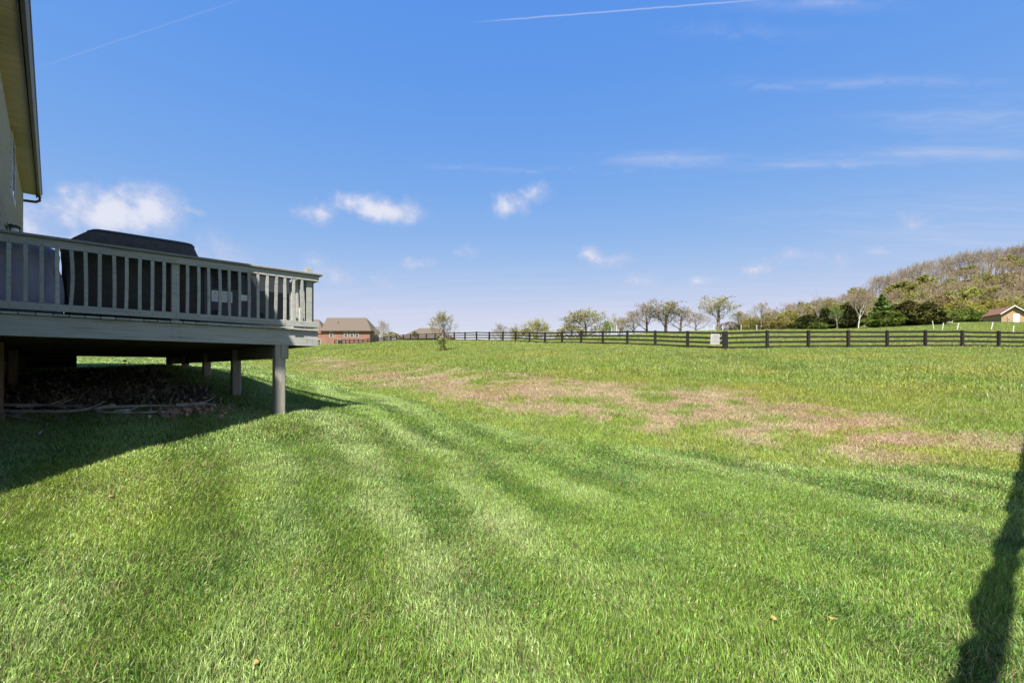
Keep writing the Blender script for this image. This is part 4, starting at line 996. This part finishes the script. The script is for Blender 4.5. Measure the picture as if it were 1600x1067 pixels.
        MB().tube([(xt - x, 0, max(zt - g, .9) + .001), (xt - x, 0, max(zt - g, .9) + .04)], .055, 6).build('cap', PAPER, q)
far_houses()

# ------------------------------------------------------------------ litter below the deck, fallen branches, dry leaves
def under_deck():
    rj = random.Random(17); m = MB()
    while len(m.f) < 1700:
        u = rj.uniform(.3, 4.0); v = rj.uniform(.1, 8.5); x, y = dpt(u, v)
        if rj.random() > float(bare_soil(np.array([x]), np.array([y]))[0]) * .9 + .1: continue
        z = h1(x, y) + rj.uniform(.0, .06); leaf(m, Vector((x, y, z)), rj.uniform(.018, .05), rj, rj.choice((0, 0, 0, 1, 1, 2)))
    for k in range(700):        # stalks and stems of the brushy mound
        u = 2.3 + rj.gauss(0, .8); v = 3.2 + rj.gauss(0, 1.3); x, y = dpt(u, v); p = Vector((x, y, h1(x, y))); q = p + Vector((rj.gauss(0, .10), rj.gauss(0, .10), rj.uniform(.03, .20)))
        m.tube([p, (p + q) / 2 + Vector((0, 0, .03)), q], [.004, .003, .002], 3, rj.choice((0, 1, 1, 2)), cap=False)
    for k in range(500):        # the redder heap near the grass edge
        u = 1.65 + rj.gauss(0, .28); v = .95 + rj.gauss(0, .22); x, y = dpt(u, v); leaf(m, Vector((x, y, h1(x, y) + rj.uniform(0, .08))), rj.uniform(.02, .045), rj, 3)
    o = m.build('leaf_litter', [mat('old_leaf', (.10, .08, .052), (.19, .15, .10), 8), mat('grey_leaf', (.24, .215, .175), (.38, .34, .28), 8), mat('mossy_leaf', (.06, .095, .03), (.12, .17, .05), 8), mat('red_brown_leaf', (.30, .18, .115), (.44, .29, .20), 8)])
    tag(o, 'dead leaves and debris heaped in the shade under the deck', 'leaf litter', kind='stuff')
    def branch(pts, r, label, lift=.02, n=26):
        r *= 1.25; lift += .015
        P = [Vector((a, b, 0)) for a, b in pts]; out = []
        for i in range(n + 1):
            t = i / n * (len(P) - 1); k = min(int(t), len(P) - 2); f = t - k
            p0, p1, p2, p3 = P[max(k - 1, 0)], P[k], P[k + 1], P[min(k + 2, len(P) - 1)]
            q = .5 * ((2 * p1) + (p2 - p0) * f + (2 * p0 - 5 * p1 + 4 * p2 - p3) * f * f + (3 * p1 - p0 - 3 * p2 + p3) * f ** 3)
            out.append(Vector((q.x, q.y, h1(q.x, q.y) + lift + r)))
        o0 = out[0].copy(); b_ = thing('fallen_branch', o0, label, 'branch', group='fallen branches by the deck')
        MB().tube([p - o0 for p in out], [r * (1 - .55 * i / n) for i in range(n + 1)], 7).build('stem', DEADWOOD, b_, True)
        s = out[n // 2] - o0; MB().tube([s, s + Vector((.1, .05, .05)), s + Vector((.16, .12, .10))], [r * .5, r * .35, r * .15], 5).build('side_twig', DEADWOOD, b_)
    branch([(-7.5, 6.75), (-7.0, 6.80), (-6.4, 6.85), (-6.1, 7.1), (-5.6, 7.4), (-5.0, 7.55)], .024, 'longest pale fallen branch lying across the shaded grass edge')
    branch([(-7.55, 7.05), (-7.1, 7.2), (-6.7, 7.15), (-6.4, 7.05)], .020, 'pale branch beside the brown post, rear of the pile', .04)
    branch([(-7.2, 6.68), (-6.95, 6.55), (-6.7, 6.45), (-6.5, 6.40)], .018, 'short pale branch nearest the sunny lawn at far left')
    branch([(-6.05, 7.25), (-6.12, 7.0), (-5.9, 6.8), (-5.65, 6.78)], .020, 'hooked grey branch curling towards the lawn', .03)
    branch([(-5.72, 7.1), (-5.78, 6.92), (-5.6, 6.85), (-5.2, 7.0), (-5.0, 7.1)], .018, 'small looped grey branch right of the hooked one', .02)
    branch([(-5.3, 7.5), (-5.05, 7.7), (-4.85, 7.75)], .022, 'short thick grey stick by the reddish leaf heap', .03)
    branch([(-7.25, 6.95), (-7.0, 7.08), (-6.75, 7.0), (-6.5, 6.92)], .022, 'grey branch curved over the longest pale one', .06)
    # upright dead sprigs at the back of the mound
    for (u, v, h_, lb) in ((3.05, 6.9, .42, 'dark dead sprig standing on the mound at left'), (2.0, 5.6, .34, 'dark curved twig near the rear posts'), (2.55, 6.2, .26, 'small dead twig in the middle of the mound')):
        x, y = dpt(u, v); s = thing('dead_sprig', (x, y, h1(x, y) - .02), lb, 'twig', group='dead sprigs on the mound')
        MB().tube([(0, 0, 0), (.02, 0, h_ * .5), (.08, .02, h_)], [.012, .009, .004], 5).build('stem', BARK, s)
        q = MB()
        for k in range(14): leaf(q, Vector((.02 + .05 * rj.random(), rj.gauss(0, .02), h_ * rj.uniform(.25, 1))), .028, rj, 0)
        q.build('leaves', L_CEDAR, s)
    # light green weed by the brown post
    x, y = -6.95, 7.3; s = thing('weed', (x, y, h1(x, y)), 'small bright green weed beside the brown deck post', 'plant'); q = MB()
    for k in range(16): leaf(q, Vector((rj.gauss(0, .05), rj.gauss(0, .05), rj.uniform(.04, .18))), .035, rj, 0)
    q.build('leaves', L_GREEN, s); MB().tube([(0, 0, -.02), (0, 0, .16)], [.006, .003], 5).build('stem', BARK, s)
    LF = mat('dry_yellow_leaf', (.24, .14, .05), (.34, .22, .085), 20, rough=.8)
    for x, y, r, lb in ((1.49, 2.70, .022, 'curled dry leaf in the grass near the long shadow'), (1.82, 2.70, .018, 'pale dry leaf just left of the long shadow'), (-3.41, 4.05, .032, 'large yellow dry leaf in the left lawn'),
                        (-1.24, 2.30, .02, 'small dry leaf at the bottom edge left of centre'), (-3.75, 4.57, .024, 'dry leaf on the left bank close to the house shadow'), (-3.33, 4.87, .02, 'dry leaf on the left bank right of the others')):
        s = thing('dry_leaf', (x, y, h1(x, y) + .036), lb, 'leaf', rj.uniform(0, 6), 'dry leaves on the lawn')
        q = MB(); pts = [(-1, 0, .25), (-.4, .55, .05), (.35, .5, .1), (1.05, 0, .35), (.35, -.5, .12), (-.4, -.55, .02), (0, 0, -.12)]
        q.add([(a * r * 1.3, b * r * 1.3, c * r * 1.3) for a, b, c in pts], [(0, 1, 6), (1, 2, 6), (2, 3, 6), (3, 4, 6), (4, 5, 6), (5, 0, 6)]); q.build('blade', LF, s)
        MB().tube([(-r * 1.3, 0, r * .3), (-r * 2.2, r * .3, r * .2)], .0012, 4).build('stalk', LF, s)
under_deck()

# ------------------------------------------------------------------ added, unseen tree behind the camera, its limb shaped to cast the lawn shadow
def shadow_tree():
    bx, by = -1.75, -2.40; base = Vector((bx, by, h1(bx, by) - .1))
    t = thing('shadow_tree', base, 'unseen tree added behind the viewer to cast a limb shadow on the right lawn', 'tree')
    W = [Vector(p) - base for p in ((bx, by, base.z), (-1.70, -2.34, 1.1), (-1.60, -2.20, 2.05), (.35, -.92, 2.70), (1.77, .18, 3.26), (4.31, 1.95, 4.18), (6.84, 3.78, 5.10), (8.6, 5.0, 5.9))]
    MB().tube(W[:3] + [W[2] + Vector((.25, .12, .25))], [.17, .14, .11, .08], 10).build('trunk', BARK, t, True)
    rj = random.Random(5); pts = []; rad = []
    for i in range(81):
        f = 2 + 5 * i / 80 * .9999; k = int(f); pts.append(W[k].lerp(W[k + 1], f - k) + Vector((rj.gauss(0, .010), rj.gauss(0, .010), rj.gauss(0, .010))))
        rad.append((.100 - .045 * i / 80) * (1 + .13 * math.sin(i * .9) + .10 * math.sin(i * 2.3 + 1) + rj.uniform(-.06, .10)))
    MB().tube(pts, rad, 10).build('limb', BARK, t, True)
    for f, v, r in ((3.25, (.30, -.30, .05), .026), (3.6, (-.10, .14, .10), .022), (3.95, (.42, -.22, .12), .028), (4.3, (-.08, .20, .16), .02), (4.6, (.5, -.4, .2), .03), (5.3, (-.2, .5, .4), .03), (5.6, (.5, -.5, .4), .03)):
        k = int(f); p = W[k].lerp(W[k + 1], f - k); MB().tube([p, p + Vector(v) * .5 + Vector((0, 0, .03)), p + Vector(v)], [r, r * .75, r * .45], 6).build('branch', BARK, t)
    for k in range(6):
        a = rj.uniform(1.6, 4.6); p = W[2] + Vector((.15, .08, .15)); v = Vector((math.cos(a), math.sin(a), rj.uniform(.7, 1.4))) * rj.uniform(.8, 1.6)
        MB().tube([p, p + v * .5 + Vector((0, 0, .1)), p + v], [.05, .035, .015], 6).build('branch', BARK, t)
shadow_tree()

# ------------------------------------------------------------------ grass
def grass_material():
    m = bpy.data.materials.new('grass_blade'); m.use_nodes = True; N = m.node_tree.nodes; L = m.node_tree.links; N.clear()
    ti = N.new('ShaderNodeAttribute'); ti.attribute_type = 'INSTANCER'; ti.attribute_name = 'tint'
    bl = N.new('ShaderNodeAttribute'); bl.attribute_name = 'blade'; s = N.new('ShaderNodeSeparateColor'); L.new(bl.outputs['Color'], s.inputs[0])
    # single blades differ a little in tone, straw-coloured here and there
    v = N.new('ShaderNodeMapRange'); L.new(s.outputs[1], v.inputs[0]); v.inputs[3].default_value = .42; v.inputs[4].default_value = 1.55
    h = N.new('ShaderNodeHueSaturation'); L.new(ti.outputs['Color'], h.inputs['Color']); L.new(v.outputs[0], h.inputs['Value'])
    hv = N.new('ShaderNodeMapRange'); L.new(s.outputs[2], hv.inputs[0]); hv.inputs[3].default_value = .475; hv.inputs[4].default_value = .52; L.new(hv.outputs[0], h.inputs['Hue'])
    st = N.new('ShaderNodeMapRange'); L.new(s.outputs[2], st.inputs[0]); st.inputs[1].default_value = .93; st.inputs[2].default_value = .95
    mx = N.new('ShaderNodeMixRGB'); L.new(st.outputs[0], mx.inputs[0]); L.new(h.outputs[0], mx.inputs[1]); mx.inputs[2].default_value = (.30, .26, .12, 1)
    d = N.new('ShaderNodeBsdfPrincipled'); d.inputs['Roughness'].default_value = .42; d.inputs['Specular IOR Level'].default_value = .45; L.new(mx.outputs[0], d.inputs['Base Color'])
    t = N.new('ShaderNodeBsdfTranslucent'); L.new(mx.outputs[0], t.inputs[0])
    mix = N.new('ShaderNodeMixShader'); mix.inputs[0].default_value = .30; L.new(d.outputs[0], mix.inputs[1]); L.new(t.outputs[0], mix.inputs[2])
    o = N.new('ShaderNodeOutputMaterial'); L.new(mix.outputs[0], o.inputs[0]); return m
GRASS = grass_material()


def tuft_mesh(seed, n, rad, l0, l1, w, lean, spread, curl=.5):
    r = np.random.RandomState(seed); vs = []; fs = []; cs = []
    for i in range(n):
        a = r.uniform(0, 2 * np.pi); q = rad * math.sqrt(r.uniform()); bx, by = q * math.cos(a), q * math.sin(a)
        ln = r.uniform(l0, l1); hd = r.normal(0, spread); tilt = np.clip(r.normal(lean, .22), -.5, 1.45); fa = r.uniform(0, np.pi)
        dx, dy = math.cos(hd), math.sin(hd); wx, wy = math.cos(fa), math.sin(fa); ww = w * r.uniform(.7, 1.25); o = len(vs)
        t1 = tilt * .6; t2 = min(tilt + curl * r.uniform(.2, 1.2), 1.7)
        p1 = (bx + dx * math.sin(t1) * ln * .5, by + dy * math.sin(t1) * ln * .5, math.cos(t1) * ln * .5)
        p2 = (p1[0] + dx * math.sin(t2) * ln * .5, p1[1] + dy * math.sin(t2) * ln * .5, p1[2] + math.cos(t2) * ln * .5)
        vs += [(bx - wx * ww * .5, by - wy * ww * .5, -.01), (bx + wx * ww * .5, by + wy * ww * .5, -.01), (p1[0] + wx * ww * .45, p1[1] + wy * ww * .45, p1[2]), (p1[0] - wx * ww * .45, p1[1] - wy * ww * .45, p1[2]), p2]
        fs += [(o, o + 1, o + 2, o + 3), (o + 3, o + 2, o + 4)]
        g, b = r.uniform(), r.uniform(); cs += [(0, g, b, 1), (0, g, b, 1), (.5, g, b, 1), (.5, g, b, 1), (1, g, b, 1)]
    me = bpy.data.meshes.new('grass_tuft'); me.from_pydata(vs, [], fs); at = me.color_attributes.new('blade', 'FLOAT_COLOR', 'POINT'); at.data.foreach_set('color', np.array(cs, np.float32).ravel())
    me.materials.append(GRASS); return me


TUFTS = bpy.data.collections.new('tuft_shapes'); NT = 0; LOD = {}
def add_tufts(key, count, *a, **k):
    global NT
    LOD[key] = (NT, count)
    for i in range(count):
        o = bpy.data.objects.new('grass_tuft_%03d' % NT, tuft_mesh(1000 + NT, *a, **k)); TUFTS.objects.link(o); NT += 1
# patch radius, blade length, width, lean
add_tufts('lawn0', 8, 85, .11, .024, .062, .0036, .46, 1.35)
add_tufts('lawn1', 6, 90, .22, .028, .060, .0064, .48, 1.2)
add_tufts('weed0', 4, 26, .07, .018, .040, .0130, .85, 3.0, curl=.6)
add_tufts('thatch0', 3, 22, .12, .05, .10, .0030, 1.15, 3.0, curl=.3)
add_tufts('lawn2', 4, 90, .55, .05, .09, .014, .6, .8)
add_tufts('lawn3', 3, 90, 1.3, .07, .12, .035, .6, .9)
add_tufts('field1', 5, 60, .22, .06, .17, .006, .35, 1.6)
add_tufts('field2', 4, 80, .50, .07, .19, .013, .35, 2.0)
add_tufts('field3', 4, 90, 1.2, .09, .22, .032, .35, 2.0)
add_tufts('straw1', 5, 70, .22, .05, .13, .005, 1.15, 2.5, curl=.25)
add_tufts('straw2', 4, 80, .50, .06, .14, .012, 1.15, 2.5, curl=.25)


def scatter_tree():
    ng = bpy.data.node_groups.new('scatter_tufts', 'GeometryNodeTree')
    ng.interface.new_socket('Geometry', in_out='INPUT', socket_type='NodeSocketGeometry'); ng.interface.new_socket('Geometry', in_out='OUTPUT', socket_type='NodeSocketGeometry')
    N = ng.nodes; L = ng.links; gi = N.new('NodeGroupInput'); go = N.new('NodeGroupOutput'); ip = N.new('GeometryNodeInstanceOnPoints'); ci = N.new('GeometryNodeCollectionInfo')
    ci.inputs['Collection'].default_value = TUFTS; ci.inputs['Separate Children'].default_value = True; ci.inputs['Reset Children'].default_value = True
    ip.inputs['Pick Instance'].default_value = True
    def attr(nm, ty):
        a = N.new('GeometryNodeInputNamedAttribute'); a.data_type = ty; a.inputs['Name'].default_value = nm; return a.outputs['Attribute']
    L.new(gi.outputs[0], ip.inputs['Points']); L.new(ci.outputs[0], ip.inputs['Instance']); L.new(attr('pick', 'INT'), ip.inputs['Instance Index'])
    L.new(attr('turn', 'FLOAT_VECTOR'), ip.inputs['Rotation']); L.new(attr('size', 'FLOAT_VECTOR'), ip.inputs['Scale']); L.new(ip.outputs[0], go.inputs[0]); return ng
NG = scatter_tree()


def scatter(name, label, x, y, pick, heading, size, tint):
    z = H(x, y) + .004; n = len(x); me = bpy.data.meshes.new(name); me.vertices.add(n); me.vertices.foreach_set('co', np.stack([x, y, z], 1).astype(np.float32).ravel())
    me.attributes.new('pick', 'INT', 'POINT').data.foreach_set('value', pick.astype(np.int32))
    e = .09; gx = (H(x + e, y) - H(x - e, y)) / (2 * e); gy = (H(x, y + e) - H(x, y - e)) / (2 * e)
    rot = np.zeros((n, 3), np.float32); rot[:, 2] = heading
    # lie along the slope: tilt expressed in the tuft's own turned axes (XYZ euler)
    rot[:, 0] = np.arctan(gy); rot[:, 1] = -np.arctan(gx)
    # euler XYZ turns about z last, so turn the slope into the local frame first
    c, s = np.cos(heading), np.sin(heading); lx = gx * c + gy * s; ly = -gx * s + gy * c
    rot[:, 0] = np.arctan(ly); rot[:, 1] = -np.arctan(lx)
    me.attributes.new('turn', 'FLOAT_VECTOR', 'POINT').data.foreach_set('vector', rot.ravel())
    me.attributes.new('size', 'FLOAT_VECTOR', 'POINT').data.foreach_set('vector', np.asarray(size, np.float32).ravel())
    tc = np.concatenate([tint, np.ones((n, 1))], 1).astype(np.float32)
    me.attributes.new('tint', 'FLOAT_COLOR', 'POINT').data.foreach_set('color', tc.ravel())
    o = link(name, me); md = o.modifiers.new('scatter', 'NODES'); md.node_group = NG
    tag(o, label, 'grass', kind='stuff'); return o


def wedge(r0, r1, dens, half=58):
    a = math.radians(half); st = 1 / math.sqrt(dens); g = np.arange(-r1, r1 + st, st)
    X, Y = np.meshgrid(g, g[g > -st]); X = (X + NR.uniform(-.6, .6, X.shape) * st).ravel(); Y = (Y + NR.uniform(-.6, .6, Y.shape) * st).ravel()
    r = np.hypot(X, Y); k = (r > r0) & (r < r1) & (np.abs(np.arctan2(X, Y)) < a); return X[k], Y[k]
def picks(key, n): a, c = LOD[key]; return a + NR.randint(0, c, n)
def lerp(a, b, t): return np.asarray(a)[None] * (1 - t[:, None]) + np.asarray(b)[None] * t[:, None]


def grass():
    G_MAIN, G_LIGHT, G_DARK, G_YEL = (0.174, 0.279, 0.049), (0.278, 0.364, 0.127), (0.099, 0.196, 0.037), (0.237, 0.314, 0.046)
    F_MAIN, F_YEL, F_LIGHT, F_DARK = (0.172, 0.239, 0.038), (0.253, 0.261, 0.045), (0.260, 0.294, 0.088), (0.096, 0.160, 0.030)
    D_MAIN, D_PALE, D_RED = (.320, .240, .140), (.40, .325, .205), (.31, .205, .125)
    sd = Vector((-.53, .85)).normalized(); sn = Vector((sd.y, -sd.x))
    LX, FX, DXs = [], [], []
    def lawn(r0, r1, dens, key, s0, s1):
        x, y = wedge(r0, r1, dens, 70 if r0 < 7 else 60); k = lawn_side(x, y); x, y = x[k], y[k]
        k = NR.uniform(size=len(x)) > bare_soil(x, y) * 1.05; x, y = x[k], y[k]
        u, v = deck_uv(x, y); k = (u < 4.2) | (v < -2) | (v > 15); x, y = x[k], y[k]
        n = len(x)
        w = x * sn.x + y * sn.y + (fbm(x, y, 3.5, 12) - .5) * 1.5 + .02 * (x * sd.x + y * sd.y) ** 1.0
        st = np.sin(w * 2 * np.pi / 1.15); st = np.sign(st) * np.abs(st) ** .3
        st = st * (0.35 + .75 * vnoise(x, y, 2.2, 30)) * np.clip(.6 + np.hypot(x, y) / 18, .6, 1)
        hd = math.atan2(sd.y, sd.x) + np.where(st > 0, 0, np.pi) + (fbm(x, y, 2.0, 35) - .5) * 2.5 + NR.normal(0, .5, n) + (fbm(x, y, 1.2, 33) - .5) * 2.2
        a = fbm(x, y, 1.0, 50, 4); b = fbm(x, y, .55, 51); c = fbm(x, y, 2.4, 52)
        t = lerp(G_MAIN, G_LIGHT, np.clip(st * .42 + (a - .47) * 2.2, 0, .85)); t = t * (1 - .0 * n)  # mower stripes: the light and dark of leaning blades is also put into the tint
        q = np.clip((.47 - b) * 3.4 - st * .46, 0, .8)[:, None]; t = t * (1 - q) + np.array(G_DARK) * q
        q = np.clip((c - .58) * 4, 0, .7)[:, None]; t = t * (1 - q) + np.array(G_YEL) * q
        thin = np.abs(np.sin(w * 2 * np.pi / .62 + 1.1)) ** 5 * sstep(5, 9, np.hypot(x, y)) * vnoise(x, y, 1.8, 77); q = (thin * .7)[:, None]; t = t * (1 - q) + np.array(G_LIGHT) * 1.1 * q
        t *= NR.uniform(.78, 1.25, (n, 1))
        s = NR.uniform(s0, s1, n) * (.74 + .7 * b) * (.8 + .45 * vnoise(x, y, .24, 61)); sz = np.stack([np.full(n, 1.) * NR.uniform(.9, 1.15, n), NR.uniform(.9, 1.15, n), s], 1)
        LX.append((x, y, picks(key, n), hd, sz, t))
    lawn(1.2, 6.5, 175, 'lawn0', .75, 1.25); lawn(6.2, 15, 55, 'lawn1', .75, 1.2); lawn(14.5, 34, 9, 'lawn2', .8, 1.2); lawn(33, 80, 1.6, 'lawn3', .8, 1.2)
    # broad-leaved weeds and dead thatch between the blades
    for key, dens, tint, seed, lim in (('weed0', 34, (.085, .150, .040), 201, .60), ('weed0', 5, (.12, .19, .05), 207, .0), ('thatch0', 26, (.24, .205, .10), 211, .54)):
        x, y = wedge(1.2, 8, dens, 64); k = lawn_side(x, y) & (fbm(x, y, .9, seed) > lim) & (bare_soil(x, y) < .3); x, y = x[k], y[k]; n = len(x)
        t = np.array(tint)[None] * NR.uniform(.7, 1.3, (n, 1)); z = NR.uniform(.7, 1.4, n)
        LX.append((x, y, picks(key, n), NR.uniform(0, 6.28, n), np.stack([z, z, z * .9 + .3], 1), t))
    def field(r0, r1, dens, kf, kd, s0, s1):
        x, y = wedge(r0, r1, dens); k = ~lawn_side(x, y); x, y = x[k], y[k]
        wood = np.interp(x, HX, HZ) * sstep(108, 258, y); k = wood < 1.5; x, y = x[k], y[k]
        dr = dryness(x, y); isd = NR.uniform(size=len(x)) < dr * .86
        a = fbm(x, y, 2.5, 70, 4); b = fbm(x, y, .8, 71); c = fbm(x, y, 7, 72)
        g = ~isd
        # green blades: thin out inside the dead band
        xs, ys = x[g], y[g]; n = len(xs); t = lerp(F_MAIN, F_YEL, np.clip((a[g] - .42) * 3, 0, 1)); q = np.clip((b[g] - .6) * 4, 0, .7)[:, None]; t = t * (1 - q) + np.array(F_LIGHT) * q
        q = np.clip((.40 - c[g]) * 5 + (.36 - b[g]) * 3, 0, .8)[:, None]; t = t * (1 - q) + np.array(F_DARK) * q; t *= NR.uniform(.8, 1.2, (n, 1))
        hz = NR.uniform(s0, s1, n) * (.5 + .9 * b[g]) * np.where(dr[g] > .3, .6, 1.0); yb = ys - np.interp(xs, BX, BY); hz *= np.clip(.62 + yb * .06, .62, 1)
        FX.append((xs, ys, picks(kf, n), NR.uniform(0, 6.28, n), np.stack([np.ones(n), np.ones(n), hz], 1), t))
        if isd.any() and kd:
            xs, ys = x[isd], y[isd]; n = len(xs); t = lerp(D_MAIN, D_PALE, np.clip((b[isd] - .4) * 3, 0, 1)); q = np.clip((a[isd] - .5) * 4, 0, .8)[:, None]; t = t * (1 - q) + np.array(D_RED) * q
            t *= NR.uniform(.75, 1.15, (n, 1)); DXs.append((xs, ys, picks(kd, n), NR.uniform(0, 6.28, n), np.stack([np.ones(n), np.ones(n), NR.uniform(.6, 1.1, n)], 1), t))
    field(5, 17, 42, 'field1', 'straw1', .7, 1.2); field(16.5, 45, 9, 'field2', 'straw2', .7, 1.2); field(44, 125, 1.5, 'field3', 'straw2', .7, 1.2)
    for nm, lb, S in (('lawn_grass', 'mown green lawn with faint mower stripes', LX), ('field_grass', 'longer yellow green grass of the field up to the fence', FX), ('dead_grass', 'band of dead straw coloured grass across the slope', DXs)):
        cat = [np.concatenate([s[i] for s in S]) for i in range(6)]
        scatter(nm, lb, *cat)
grass()
